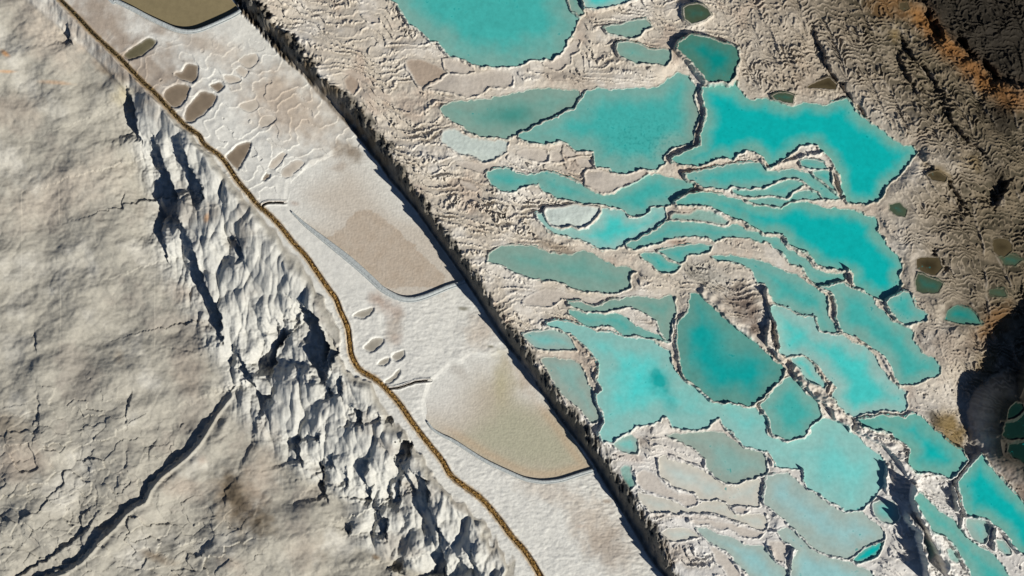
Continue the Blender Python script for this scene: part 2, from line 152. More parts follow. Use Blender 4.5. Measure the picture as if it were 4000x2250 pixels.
 ('d', be, "1,0: 1700 885 1840 805 1950 745 2130 755 2250 725 2400 695 2576 740 2576 860 2480 880 2350 875 2240 960 2120 975 2010 950 1950 930 1800 905", 0, 1, 'broad beige basin above the grey teal pool'),
 ('d', 'st', "1,0: 1500 610 1700 605 1860 680 1920 740 1800 830 1700 880 1630 860 1560 740", .05, 1, 'brown stained basin left of the broad beige basin'),
 ('d', be, "2,0: 440 600 540 490 620 410 685 405 675 510 600 555 575 640 475 710 400 690 330 670 310 620", 0, 1, 'bright curved basin hugging the lower right of the big rounded top pool'),
 ('d', wh, "1,0: 1880 1320 2000 1290 2150 1380 2300 1405 2540 1425; 1,1: 2530 80 2480 95 2400 165 2300 185 2150 125 2030 95 1950 35 1870 0", .05, 1, 'white crusted basin below the grey teal pool with a stepped right corner'),
 ('d', be, "2,1: 50 75 130 45 340 65 370 175 230 175 110 135 45 110", 0, 1, 'small beige cell, first in the row left of the wide pitted pool'),
 ('d', be, "2,1: 390 65 450 65 500 110 530 175 405 178 380 110", 0, 1, 'small square beige cell between two larger beige cells'),
 ('d', be, "2,1: 520 10 590 85 650 95 790 75 795 110 700 115 560 145 510 95", .1, 1, 'beige cell touching the left shore of the wide pitted pool'),
 ('d', be, "2,1: 650 155 800 150 815 235 700 235 655 200", 0, 1, 'lower beige cell in the corner of the wide pitted pool'),
 ('d', be, "1,1: 2010 185 2200 175 2400 205 2440 235 2335 255 2300 300 2150 255 2020 220", 0, 1, 'flat beige step below the white crusted basin'),
 ('d', be, "1,1: 2060 370 2150 390 2240 460 2210 480 2080 420", 0, 1, 'thin beige step below the flat beige step'),
 ('d', 'st', "1,0: 880 800 950 750 1020 800 1040 880 980 960 900 900", 0, 1, 'brown stained hollow beside the upper cliff band'),
 ('d', be, "1,0: 1060 150 1130 150 1240 170 1250 220 1150 245 1120 200", .1, 1, 'small crusted hollow left of the big rounded top pool'),
]
PUDDLES = [
 ("0,0: 1240 560 1310 490 1500 370 1580 420 1500 510 1430 560 1300 600", 'ol', 'long olive brown puddle beside the ochre channel near the top'),
 ("0,0: 1750 740 1830 710 1880 640 1990 660 1990 760 1950 840 1880 820 1780 780", 'bn', 'ragged brown puddle with a pointed top'),
 ("0,0: 1640 960 1710 870 1830 840 1910 880 1860 1020 1780 1080 1700 1070", 'bn', 'brown puddle touching the ochre channel'),
 ("0,0: 1880 1080 1950 990 2030 920 2130 930 2190 970 2120 1090 2000 1190 1920 1240 1850 1210", 'bn', 'largest brown puddle with a dark lower edge, right of the ochre channel'),
 ("0,0: 2110 860 2200 825 2260 860 2200 930 2150 900", 'bn', 'small round brown puddle above the largest brown puddle'),
 ("0,0: 2250 770 2320 750 2430 800 2350 840 2280 830", 'sd', 'faint leaf shaped sandy puddle'),
 ("0,0: 2370 700 2430 670 2500 720 2450 780", 'sd', 'faint small sandy puddle above the leaf shaped one'),
 ("0,0: 2410 600 2576 540 2600 610 2500 680", 'sd', 'faint sandy hollow nearest the upper basin'),
 ("0,0: 2410 1060 2576 1010 2600 1080 2500 1130", 'sd', 'faint pale hollow in the middle of the rippled path'),
 ("0,1: 2260 150 2320 70 2400 0 2520 -20 2500 90 2450 180 2400 260 2340 230 2300 190", 'bn', 'tall brown puddle with two lobes at its foot'),
 ("1,0: 30 1230 100 1170 200 1180 180 1230 60 1280", 'sd', 'pale sausage shaped hollow on the rippled path'),
 ("1,1: 60 360 110 290 150 300 140 340 90 370", 'bn', 'tiny brown puddle like a bean'),
 ("1,1: 120 230 210 120 270 80 310 100 250 190 180 250", 'sd', 'long pale hollow above the bean shaped puddle'),
 ("1,1: 250 300 350 180 460 160 490 190 420 270 340 340", 'sd', 'pale grey hollow beside the curved ridge'),
 ("1,2: 980 280 1080 220 1190 200 1160 260 1080 310", 'gy', 'slim grey puddle shaped like a boat below the kerbed basin'),
 ("1,2: 1080 620 1120 550 1200 500 1290 520 1240 600 1160 650", 'gy', 'grey oval puddle in the middle of the white path'),
 ("1,2: 1370 680 1440 640 1490 630 1490 690 1430 745 1380 730", 'gy', 'grey round puddle touching its pointed neighbour'),
 ("1,2: 1220 770 1270 720 1350 700 1330 760 1270 790", 'gy', 'small pointed grey puddle left of the round one'),
 ("1,2: 1280 960 1380 880 1450 820 1440 880 1370 950", 'gy', 'thin slanting grey puddle next to the lower gutter'),
]
# kerbed basins: water outline, kerb line, colour
K1_IN = pts("0,0: 760 -600 1220 0 1500 160 1700 260 1850 295 1950 290 2100 240 2400 90 2250 -100 1700 -1000")
K1_KERB = pts("0,0: 640 -600 1080 -30 1180 25 1350 105 1500 185 1680 268 1770 305 1850 322 1930 325 2030 305 2200 235 2350 165 2430 115")
K2_IN = pts("1,1: 380 690 330 590 340 400 500 270 700 170 860 60 960 60 1060 90 1190 200 1340 400 1480 560 1640 750 1770 940 1890 1110 2020 1290 2090 1370 1950 1420 1850 1448; 1,2: 1830 15 1700 75 1570 105 1460 90 1330 25; 1,1: 1210 1370 1000 1180 740 1000 500 800")
K2_KERB = pts("1,1: 360 690 490 815 620 920 740 1015 990 1220 1180 1390; 1,2: 1240 0 1330 60 1450 115 1570 128 1700 98 1850 38 1940 0; 1,1: 2060 1410 2110 1390")
K3_IN = pts("1,2: 1730 1330 1710 1150 1770 960 1890 860 1980 780 2080 770 2160 690 2350 710 2560 660; 2,2: 20 720 170 900 290 1090 420 1280 540 1440; 2,3: 700 220 800 355 700 410 500 465 340 490 150 470 0 410; 1,3: 2300 270 2000 80 1850 0")
K3_KERB = pts("1,2: 1720 1350; 1,3: 1780 -20 1880 45 2000 105 2290 290 2576 428; 2,3: 130 482 240 505 340 512 500 492 700 430 850 385")
GUT1 = pts("1,1: 60 625 80 605 130 590 200 587 300 592")
GUT2 = pts("1,2: 1340 1015 1450 1000 1550 965 1600 945 1760 930")
# coloured patches: tile, centre, radii, angle, colour key, strength
STAINS = [
 ("0,0: 1050 230",520,330,30,'bg2',.95), ("0,0: 1450 700",560,360,40,'bg2',.95), ("0,0: 2200 500",500,150,20,'bg1',.7), ("0,0: 1600 300",180,60,30,'bg2',.6), ("0,0: 1950 450",150,80,30,'bg2',.5),
 ("1,0: 350 1100",620,360,40,'bg1',.95), ("1,0: 250 950",260,160,40,'bg1',.6), ("1,1: 950 80",170,110,20,'brn',.8), ("1,1: 850 220",110,50,-20,'bg2',.7),
 ("1,1: 1200 900",420,200,45,'bg1',.75), ("1,1: 1500 1150",420,220,40,'bg1',.85), ("1,1: 400 600",60,35,10,'rst',.6), ("1,1: 1920 1370",130,40,-15,'brn',.6), ("1,1: 1250 1370",120,40,35,'brn',.5),
 ("1,2: 1240 130",130,90,40,'rst',.75), ("1,2: 1390 230",90,110,60,'rst',.6), ("1,2: 1380 420",80,160,20,'bg2',.6), ("1,2: 1420 520",60,60,20,'rst',.4),
 ("1,2: 2250 450",180,220,40,'bg1',.7), ("1,2: 2080 210",60,22,0,'ols',.8), ("1,2: 2360 590",35,15,10,'ols',.8),
 ("2,3: 800 900",350,260,40,'bg1',.7), ("2,3: 1000 1200",300,220,40,'bg2',.6), ("2,3: 350 600",350,110,20,'bg1',.5), ("2,3: 950 700",60,25,0,'bg2',.8), ("2,3: 700 950",60,25,0,'rst',.3),
 ("1,2: 2070 850",120,90,50,'brn',.3), ("2,2: 130 900",260,110,55,'bg1',.8), ("1,2: 2500 900",260,150,80,'yel',.55), ("2,3: 250 60",300,120,25,'bg1',.7),
 ("0,0: 1250 950",130,130,50,'yel',.5), ("0,0: 1050 710",110,50,30,'brn',.6), ("0,0: 60 540",90,30,40,'org',.8), ("0,0: 80 720",110,20,0,'org',.5), ("0,0: 540 830",220,25,5,'org',.35),
 ("0,0: 500 350",450,300,30,'bg1',.6), ("0,0: 200 1100",300,200,0,'bg2',.5), ("0,1: 600 500",700,300,-20,'bg1',.45), ("0,1: 2090 760",30,60,15,'org',.6),
 ("0,2: 1800 50",200,120,20,'bg2',.6), ("0,2: 1900 860",220,170,45,'bg2',.5), ("0,2: 100 1400",200,200,0,'brn',.45), ("0,2: 1200 700",60,110,0,'brn',.35), ("0,3: 200 300",330,260,0,'bg2',.6),
 ("0,3: 2440 740",260,380,-25,'brn',.8), ("0,3: 2390 680",130,240,-20,'brd',.9), ("1,3: 40 890",130,150,-20,'brd',.95), ("1,3: 60 500",200,330,10,'bg2',.6), ("0,3: 1850 560",260,130,20,'bg2',.6), ("0,3: 1550 1250",220,60,20,'brn',.7), ("0,3: 2300 1300",160,90,10,'bg2',.5),
 ("0,3: 2030 290",60,60,0,'rst',.4), ("1,3: 500 1200",220,260,10,'bg2',.45), ("1,3: 1200 1270",45,30,20,'brn',.9), ("1,3: 2050 750",160,60,20,'bg2',.3),
 ("1,1: 2430 420",0,0,0,'bg1',0),
 ("2,0: 600 800",420,90,10,'bg2',.6), ("2,0: 1750 360",130,30,-15,'brn',.5), ("2,1: 1640 990",110,40,5,'rst',.8), ("2,1: 450 1040",260,60,20,'brn',.6), ("2,1: 1750 240",110,60,-10,'bg1',.6),
 ("2,1: 2000 1350",330,120,15,'gry',.7), ("2,2: 2350 180",330,160,45,'brg',.95), ("2,2: 2430 400",180,90,50,'brg',.95), ("2,1: 1900 1250",200,100,-10,'gry',.4), ("2,2: 1350 330",170,40,30,'brn',.4),
 ("2,3: 1330 100",90,70,30,'bg2',.6), ("2,3: 1200 260",200,50,10,'rst',.35), ("2,3: 1700 850",420,40,5,'bg2',.5), ("2,3: 1700 1250",300,120,20,'bg2',.6),
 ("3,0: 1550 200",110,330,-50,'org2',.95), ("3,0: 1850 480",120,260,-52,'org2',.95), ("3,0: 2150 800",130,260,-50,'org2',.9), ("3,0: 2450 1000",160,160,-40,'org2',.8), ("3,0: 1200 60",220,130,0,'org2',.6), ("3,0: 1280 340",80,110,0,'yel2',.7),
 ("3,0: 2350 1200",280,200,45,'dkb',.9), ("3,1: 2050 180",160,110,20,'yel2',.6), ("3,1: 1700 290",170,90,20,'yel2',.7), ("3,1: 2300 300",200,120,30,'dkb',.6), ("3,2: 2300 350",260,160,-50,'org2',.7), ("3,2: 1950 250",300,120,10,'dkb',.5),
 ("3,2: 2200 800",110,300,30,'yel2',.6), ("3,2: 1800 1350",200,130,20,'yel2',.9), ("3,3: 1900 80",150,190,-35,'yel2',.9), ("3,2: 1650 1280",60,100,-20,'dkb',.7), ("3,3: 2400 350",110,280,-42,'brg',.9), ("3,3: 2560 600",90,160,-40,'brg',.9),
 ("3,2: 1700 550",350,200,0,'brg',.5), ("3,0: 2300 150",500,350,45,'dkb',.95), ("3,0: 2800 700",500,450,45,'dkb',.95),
]
# ---------------------------------------------------------------- helpers
def lin(c):
    c = np.array(c, float)/255.0
    return np.where(c <= .04045, c/12.92, ((c+.055)/1.055)**2.4)
K = 1.05
def A(*c): return np.clip(lin(c)/K, 0, .93)
def sstep(a, b, x):
    t = np.clip((x-a)/(b-a), 0, 1); return t*t*(3-2*t)
_rng = np.random.RandomState(11)
_perm = _rng.permutation(512); _perm = np.concatenate([_perm, _perm, _perm])
_ang = _rng.rand(512)*2*np.pi; _gx = np.cos(_ang); _gy = np.sin(_ang)
def perlin(x, y, seed=0):
    x = x + seed*17.13; y = y + seed*31.7
    xi = np.floor(x).astype(np.int64); yi = np.floor(y).astype(np.int64)
    xf = x-xi; yf = y-yi
    u = xf*xf*xf*(xf*(xf*6-15)+10); v = yf*yf*yf*(yf*(yf*6-15)+10)
    def g(ix, iy, dx, dy):
        h = _perm[(_perm[ix & 511] + (iy & 511)) & 1023 % 1024] & 511
        return _gx[h]*dx + _gy[h]*dy
    a = g(xi, yi, xf, yf); b = g(xi+1, yi, xf-1, yf)
    c = g(xi, yi+1, xf, yf-1); d = g(xi+1, yi+1, xf-1, yf-1)
    return (a+(b-a)*u + ((c+(d-c)*u) - (a+(b-a)*u))*v)*1.5
def fbm(x, y, seed=0, octv=3, gain=.5):
    s = 0; a = 1; t = 0
    for i in range(octv):
        s = s + a*perlin(x*2**i, y*2**i, seed+i*3); t += a; a *= gain
    return s/t
def worley(x, y, seed=0, cid=None):
    xi = np.floor(x).astype(np.int64); yi = np.floor(y).astype(np.int64)
    f1 = np.full(x.shape, 9.0); f2 = np.full(x.shape, 9.0)
    for dx in (-1, 0, 1):
        for dy in (-1, 0, 1):
            h = _perm[(_perm[(xi+dx+seed*7) & 511] + ((yi+dy) & 511)) & 1023] & 511
            h2 = _perm[h+37] & 511
            px = xi+dx+h/512.0; py = yi+dy+h2/512.0
            d = np.hypot(px-x, py-y)
            if cid is not None: cid[:] = np.where(d < f1, _perm[h+91] % 97/97.0, cid)
            f2 = np.minimum(f2, np.maximum(f1, d)); f1 = np.minimum(f1, d)
    return f1, f2
def seg_dist(P, U, V):
    """distance to an open polyline, its arc length and the signed side"""
    best = np.full(U.shape, 1e9); arc = np.zeros(U.shape); side = np.zeros(U.shape); over = np.zeros(U.shape)
    L = 0; n = len(P)-1
    for i in range(n):
        a, b = P[i], P[i+1]; d = b-a; l = math.hypot(*d); d = d/l
        t = (U-a[0])*d[0] + (V-a[1])*d[1]; tc = np.clip(t, 0, l)
        dist = np.hypot(U-a[0]-d[0]*tc, V-a[1]-d[1]*tc)
        m = dist < best
        best = np.where(m, dist, best); arc = np.where(m, L+tc, arc)
        side = np.where(m, (U-a[0])*(-d[1]) + (V-a[1])*d[0], side)
        ov = np.abs(t-tc)
        if 0 < i < n-1: ov = ov*0
        elif n > 1 and i == 0: ov = np.where(t > l, 0, ov)
        elif n > 1 and i == n-1: ov = np.where(t < 0, 0, ov)
        over = np.where(m, ov, over); L += l
    return best, arc, side, over, L
def rounded(P, step=14.0):
    n = len(P); out = []
    for i in range(n):
        a, b, c, d = P[i-1], P[i], P[(i+1) % n], P[(i+2) % n]
        l = np.hypot(*(c-b)); k = max(1, min(6, int(l/step)))
        t = np.arange(k)[:, None]/k
        m1 = (c-a)*min(1, l/max(np.hypot(*(c-a)), 1e-6))*.8; m2 = (d-b)*min(1, l/max(np.hypot(*(d-b)), 1e-6))*.8
        out.append((2*t**3-3*t**2+1)*b+(t**3-2*t**2+t)*m1+(-2*t**3+3*t**2)*c+(t**3-t**2)*m2)
    return np.vstack(out)
def sdf_poly(P, U, V):
    best = np.full(U.shape, 1e9); ins = np.zeros(U.shape, bool)
    n = len(P)
    for i in range(n):
        a = P[i]; b = P[(i+1) % n]; d = b-a; l2 = d@d
        if l2 < 1e-9: continue
        t = np.clip(((U-a[0])*d[0]+(V-a[1])*d[1])/l2, 0, 1)
        best = np.minimum(best, (U-a[0]-d[0]*t)**2 + (V-a[1]-d[1]*t)**2)
        if a[1] != b[1]:
            c = ((a[1] > V) != (b[1] > V)) & (U < (b[0]-a[0])*(V-a[1])/(b[1]-a[1]) + a[0])
            ins ^= c
    d = np.sqrt(best)
    return np.where(ins, -d, d)
def smooth_line(P, step=3.0):
    """Catmull-Rom resample"""
    P = np.array(P); out = []
    Q = np.vstack([2*P[0]-P[1], P, 2*P[-1]-P[-2]])
    for i in range(1, len(Q)-2):
        n = max(2, int(np.hypot(*(Q[i+1]-Q[i]))/step))
        t = np.arange(n)[:, None]/n
        out.append(.5*((2*Q[i]) + (-Q[i-1]+Q[i+1])*t + (2*Q[i-1]-5*Q[i]+4*Q[i+1]-Q[i+2])*t*t + (-Q[i-1]+3*Q[i]-3*Q[i+1]+Q[i+2])*t**3))
    out.append(P[-1:]); return np.vstack(out)

# ---------------------------------------------------------------- grid in image pixels: fine where it is seen, coarser outwards
STEP = 1.65
def axis(a, b):
    f = np.arange(a, b+STEP, STEP)
    g = []; s = STEP
    for i in range(52): s *= 1.065; g.append(s)
    g = np.cumsum(g)
    return np.concatenate([(a-g)[::-1], f, f[-1]+g])
gu = axis(-50, 2626); gv = axis(-50, 1500)
U, V = np.meshgrid(gu, gv)
NV, NU = U.shape
print('grid', U.shape)
near = (U > -120) & (U < 2700) & (V > -120) & (V < 1570)
xcb = np.interp(gv, CLIFF_BASE[:, 1], CLIFF_BASE[:, 0])[:, None]
xct = np.interp(gv, CLIFF_TOP[:, 1], CLIFF_TOP[:, 0])[:, None]
xct = np.maximum(xct, xcb+36)
xch = np.interp(gv, CHANNEL[:, 1], CHANNEL[:, 0])[:, None]
xft = np.interp(gv, LEFT_FOOT[:, 1], LEFT_FOOT[:, 0])[:, None]
RIDGE = np.array([(1850, -400), (1960, 0), (2090, 180), (2230, 330), (2330, 410), (2230, 520), (2275, 640), (2310, 760), (2400, 900), (2440, 1080), (2560, 1250), (2900, 1500), (3300, 1900)])
xri = np.interp(gv, RIDGE[:, 1], RIDGE[:, 0])[:, None]

# ---- macro shape
n_lo = fbm(U/320, V/320, 1, 2)
def cliffpar():
    dist = U-xcb
    j = fbm(U/26, V/60, 2, 3)*22*sstep(700, 100, V) + fbm(U/16, V/40, 5, 3)*4.5
    jt = fbm(U/14, V/34, 4, 3)*18
    return (dist + j*.35)/np.maximum(xct - xcb + jt*sstep(0, 30, dist), 8)
c_par = cliffpar()
plane = 3.7 + 0.026*S*(U-1680) - 0.026*S*(V-1449)
ne = np.maximum(0, U-xri)
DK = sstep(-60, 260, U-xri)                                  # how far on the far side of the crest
plane = plane - 0.17*S*ne*sstep(0, 120, ne)**1 + .35*n_lo
top_c = sstep(260, 0, V)                                   # the drop is low and broken at the upper end
fw = sstep(420, 120, V)
face = (sstep(0.22, 0.98, c_par)*(1-fw) + sstep(.20, .98, c_par)*fw)*.9 + .1*sstep(.8, 1.3, c_par)
xw = np.interp(gv, [-600, 0, 300, 560, 900, 1100, 1449, 2200], [8, 8, 12, 22, 34, 40, 60, 60])[:, None]
xpl = xch - xw*(1.1+.9*fbm(U/40, V/70, 18, 3))                                             # left edge of the walkway
DROP = np.interp(gv, [-800, 0, 150, 300, 500, 900, 1449, 2600], [.6, .7, 1.2, 2.2, 3.6, 4.6, 5.4, 6])[:, None]
wl = np.maximum(xpl - xft, 40)
tl = (xpl - U)/wl
slope_l = np.where(tl < 1, sstep(0, 1, tl)*.6 + np.clip(tl, 0, 1)*.4, 1)*DROP
plain_l = np.maximum(0, xft-U)*S*0.045
PATHZ = .02*n_lo
ZM = np.where(U > xcb, PATHZ + (plane-PATHZ)*face, PATHZ)
ZM = np.where(U < xpl, ZM - slope_l - plain_l, ZM)
del n_lo
# smooth version used to unproject image pixels onto the relief
ZS = np.where(U > (xcb+xct)/2, plane*sstep(-10, 60, U-(xcb+xct)/2), 0) - np.where(U < xpl, slope_l + plain_l, 0)
FX = (U-1288)*S*(1-ZS/HC); FY = (724.5-V)*S*(1-ZS/HC)

# ---- masks
on_path = sstep(0, 6, U-xpl)*sstep(.06, -.06, c_par)
left = 1-sstep(-4, 10, U-xpl)
cz = sstep(-.02, .1, c_par)*sstep(1.25, .95, c_par)          # rock face beside the walkway
terr = sstep(.85, 1.15, c_par)
cliffzone_l = left*sstep(1.25, .95, tl)*sstep(0, .12, tl)
Z = ZM.copy()

# ---- detail of the left slope: draped lobes hanging off a stepped bank
wx = fbm(U/50, V/90, 7, 2)*30
f1, f2 = worley((U+wx)/58, (V+.35*U)/130, 3)
Z += cliffzone_l*(.75-f1**2*1.3)*np.clip(DROP/3.5, .25, 1.1)
f1, f2 = worley((U+wx*.6)/24, (V+wx*.4)/46, 5)
Z += cliffzone_l*(.3-f1**2*.5)*np.clip(DROP/3.5, .3, 1.1)
Z += cliffzone_l*fbm(U/10, V/34, 9, 2)*.07
gul = np.exp(-(((U-390)*.8+(V-1040)*.2)/260)**2)
Z += left*(fbm(U/85, V/60, 12, 4)*.35 + 1.15*fbm(U/190, V/130, 16, 2) + np.abs(fbm(U/60+V/140, V/60, 13, 3))*.20)*sstep(.6, 1.3, tl)
Z += left*fbm((U*.7+V*.7)/60, (V*.7-U*.7)/14, 15, 3)*.04*sstep(.9, 1.3, tl)
# fine terracettes at the lower left
def plateaus(n, st, w=.12):
    k = np.floor(n); f = n-k
    return (k + sstep(0, w, f))*st
tm = np.clip(np.exp(-(((U-150)/230)**2+((V-1240)/210)**2)*1.1)*1.5, 0, 1) + np.clip(np.exp(-(((U-480)/150)**2+((V-1380)/90)**2))*1.3, 0, 1)
tm = np.clip(tm, 0, 1)*left*sstep(.75, 1.15, tl)
cid = np.zeros_like(U)
wf = fbm(U/28, V/28, 24, 3)*14
f1, f2 = worley((U+wx*.5+wf)/44, (V-wf)/27, 8, cid)
Z += tm*(cid*.32 + .03*sstep(.0, .2, f2-f1))
cid2 = np.zeros_like(U); worley((U+wf)/19, (V-wf*.6)/13, 9, cid2)
Z += tm*cid2*.12*sstep(-.1, .3, fbm(U/90, V/90, 25, 2))

# ---- walkway relief
pw = on_path
Z += pw*(.10*fbm(U/110, V/110, 31, 3) + .022*fbm(U/22, V/22, 33, 3))
rip = pw*sstep(470, 380, V+.35*(U-900))*sstep(40, 200, V)
rn = (V*.8+U*.45)/44 + fbm(U/70, V/70, 35, 3)*2.0
Z += rip*(.075*((rn-np.floor(rn))**2.6))
low = pw*sstep(930, 1300, V)*sstep(-200, 0, U-xcb)
Z += low*.13*np.abs(fbm(U/40, V/14, 37, 4))
Z += pw*sstep(720, 760, V)*.10*np.abs(fbm(U/30, V/18, 38, 4))

# ---- rock face right of the walkway: hanging fins
rag = fbm(U/11, V/34, 41, 4)
Z += cz*(rag*1.25 + .5*np.abs(fbm(U/6, V/20, 43, 2)))*np.clip((ZM-0)/2.5, .15, 1)*sstep(-.02, .25, c_par)
# upper end: loose dark blocks on a broken ramp
up = top_c*sstep(-.1, .15, c_par)*sstep(1.5, 1.0, c_par)
f1, f2 = worley(U/9+V/70, V/22, 45)
Z += up*(f1-.4)*1.7

# ---- outlines of all pools and basins, with scalloped edges
def window(P, m):
    u0, v0 = P.min(0)-m; u1, v1 = P.max(0)+m
    a, b = np.searchsorted(gu, [u0, u1]); c, d = np.searchsorted(gv, [v0, v1])
    return slice(max(c-1, 0), min(d+1, NV)), slice(max(a-1, 0), min(b+1, NU))
J1 = fbm(U/20, V/20, 71, 2)*5.0; J2 = fbm(U/20, V/20, 73, 2)*5.0
J1 += fbm(U/6.5, V/6.5, 75, 1)*1.4; J2 += fbm(U/6.5, V/6.5, 77, 1)*1.4
def low_sign(P):
    d = P[-1]-P[0]; n = np.array([-d[1], d[0]])
    return -1 if n@np.array([SX, -SY]) > 0 else 1
BIG = 1e6
own = np.full(U.shape, -1, np.int32); ownd = np.full(U.shape, BIG)
inside_any = np.full(U.shape, BIG)
info = []
for i, (kind, look, sp, off, fade, label) in enumerate(POOLS):
    P = pts(sp)
    Pc = np.clip(P, [-100, -60], [2700, 1520])
    if look == 'dk': lev = off + 4.0
    else:
        ci = np.searchsorted(gu, Pc[:, 0])-1; cj = np.searchsorted(gv, Pc[:, 1])-1
        lev = float(np.median(plane[np.clip(cj, 0, NV-1), np.clip(ci, 0, NU-1)])) + off - .12
    jig = .55 if (P.max(0)-P.min(0)).min() < 70 else 1.0
    sl = window(P, 110)
    sd_ = sdf_poly(rounded(P), U[sl]+J1[sl]*jig, V[sl]+J2[sl]*jig)
    info.append([sl, sd_, lev, P])
    o = ownd[sl]; q = sd_ < o
    ownd[sl] = np.where(q, sd_, o); own[sl] = np.where(q, i, own[sl])
    if kind == 'w': inside_any[sl] = np.minimum(inside_any[sl], sd_)

# ---- rimstone steps over the whole terrace side
def rim_steps(t, rimh=.75, wid=.16, ris=.14):
    k = np.floor(t); f = t-k
    return k + sstep(1-ris, 1, f) + rimh*np.exp(-(f/wid)**2) + rimh*sstep(1-ris, 1, f)
band = fbm(U/520, V/210, 51, 2)
hug = np.clip(ownd, 0, 70)
t_m = (-V*.93 + U*.30)/19 + 1.9*fbm(U/190, V/110, 52, 2) + .75*fbm(U/60, V/34, 53, 2) + .035*hug + .42*np.abs(perlin(U/15, V/18, 55)) + .25*np.abs(perlin(U/7, V/9, 56))
t_m = t_m + .42*perlin(t_m*.53+7, U/260, 58)
patch = .4 + .8*sstep(-.30, .20, fbm(U/85, V/40, 59, 3))
patch = patch + 1.0*np.exp(-(((U-1230)*.8-(V-470)*.35)/110)**2-((V-430)/190)**2) + .9*np.exp(-((U-1830)/260)**2-((V-1330)/130)**2) + .6*np.exp(-((U-1500)/260)**2-((V-370)/60)**2)
mic = (rim_steps(t_m, .7, .15, .14) - t_m)*.15
ripz = sstep(-120, 120, U-xri)
ripz = np.maximum(ripz, sstep(1750, 1980, U)*sstep(330, 180, V))
Z += terr*(1-ripz)*(mic*patch + .25*fbm(U/210, V/85, 50, 2))
# dense ripples beyond the crest, hanging like nets between low ribs
gr = np.abs(perlin((U-.42*V)/62, V/210, 68)) + .5*np.abs(perlin((U-.42*V)/27, V/90, 69))
wr = fbm(U/110, V/60, 57, 3)
t_r = (V*.9-U*.12)/13 + wr*1.7 + fbm(U/80, V/36, 58, 2)*.7 + 2.3*gr + .75*np.abs(perlin(U/20, V/30, 66)) + .4*np.abs(perlin(U/9, V/14, 67))
hr = t_r-np.floor(t_r)
amp_r = .16+.16*sstep(-.2, .4, fbm(U/180, V/120, 59, 2))
rr = (np.exp(-(np.minimum(hr, 1-hr)/.15)**2)*1.0 + .3*hr)
Z += terr*ripz*(.5*np.exp(-(gr/.13)**2)*(.5+.5*fbm(U/9, V/12, 64, 2)) + rr*amp_r*(.6+.5*sstep(0, .4, fbm(U/60, V/40, 63, 2)+.2)) + .5*np.abs(fbm(U/130, V/110, 60, 3)) + .02*fbm(U/10, V/10, 61, 2))
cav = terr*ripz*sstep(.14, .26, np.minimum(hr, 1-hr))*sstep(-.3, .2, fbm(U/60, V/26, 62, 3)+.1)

# ---- scarps and jagged ridges
def scarp(P, h, jig=1.6, rec=46):
    m = 60 + rec*h*3
    sl = window(P, m); u = U[sl]+J1[sl]*jig; v = V[sl]+J2[sl]*jig
    d, arc, side, over, L = seg_dist(P, u, v)
    s = low_sign(P)*np.where(np.abs(side) < d, np.sign(side)*d, side)
    wgt = np.exp(-(over/9.0)**2)*np.minimum(1, .25+np.minimum(arc, L-arc)/max(L*.22, 8))
    lowz = -h*sstep(-1.5, 3.0, s)*np.exp(-np.maximum(s, 0)/(rec*h))
    hiz = .25*h*sstep(1.5, -3, s)*np.exp(-np.maximum(-s, 0)/(26*h+12))
    Z[sl] += wgt*(lowz+hiz)*(1-on_path[sl])
for s_, h_ in SCARPS: scarp(pts(s_), h_*(1.05 if h_ > .55 else .45), 1.7)
scarp(VALLEY, .42, 1.8, 80)
sl = window(VALLEY, 140); d_, arc_, side_, ov_, L_ = seg_dist(VALLEY, U[sl], V[sl])
s_ = -low_sign(VALLEY)*np.sign(side_)*d_
Z[sl] += .55*np.exp(-((s_-34)/26)**2)*np.exp(-(ov_/30)**2)*(.8+.4*fbm(U[sl]/50, V[sl]/50, 78, 2)) + .3*np.exp(-((s_-11)/5)**2)*np.exp(-(ov_/30)**2)
scarp(VALLEY2, .42, 1.3, 60)
for s_, h_ in [("3,0: 450 250 480 350 560 520 620 680 700 800 780 880 860 1000 950 1100 1050 1240 1200 1340", .9),
               ("3,0: 1350 350 1450 560 1620 700 1700 850 1780 950", .8), ("3,0: 1300 480 1420 800 1560 900", .6), ("3,0: 1750 1000 1850 1200 2000 1400; 3,1: 2150 60 2260 200", .7),
               ("3,1: 1500 100 1650 220 1800 330 1900 500 2000 640", .7), ("3,1: 2440 380 2360 480 2300 640", 1.1), ("3,1: 1680 1060 1760 1180 1800 1260", .6),
               ("3,0: 1620 50 1700 220 1780 380", 1.3), ("3,0: 1960 340 2050 460 2100 560", 1.2), ("3,0: 2240 580 2280 700 2380 800", 1.3)]:
    scarp(pts(s_), h_, 2.2, 40)
def ridge(P, h, w=20, jig=1.1):
    sl = window(P, 90); u = U[sl]+J1[sl]*jig; v = V[sl]+J2[sl]*jig
    d, arc, side, over, L = seg_dist(P, u, v)
    s = low_sign(P)*np.where(np.abs(side) < d, np.sign(side)*d, side)
    nb = .85+.5*fbm(U[sl]/22, V[sl]/22, 81, 2)
    RZ[sl] = np.maximum(RZ[sl], np.exp(-(over/8.0)**2)*h*nb*sstep(4, -2, s)*np.exp(-(np.maximum(-s, 0)/w)**2))
RZ = np.zeros_like(Z)
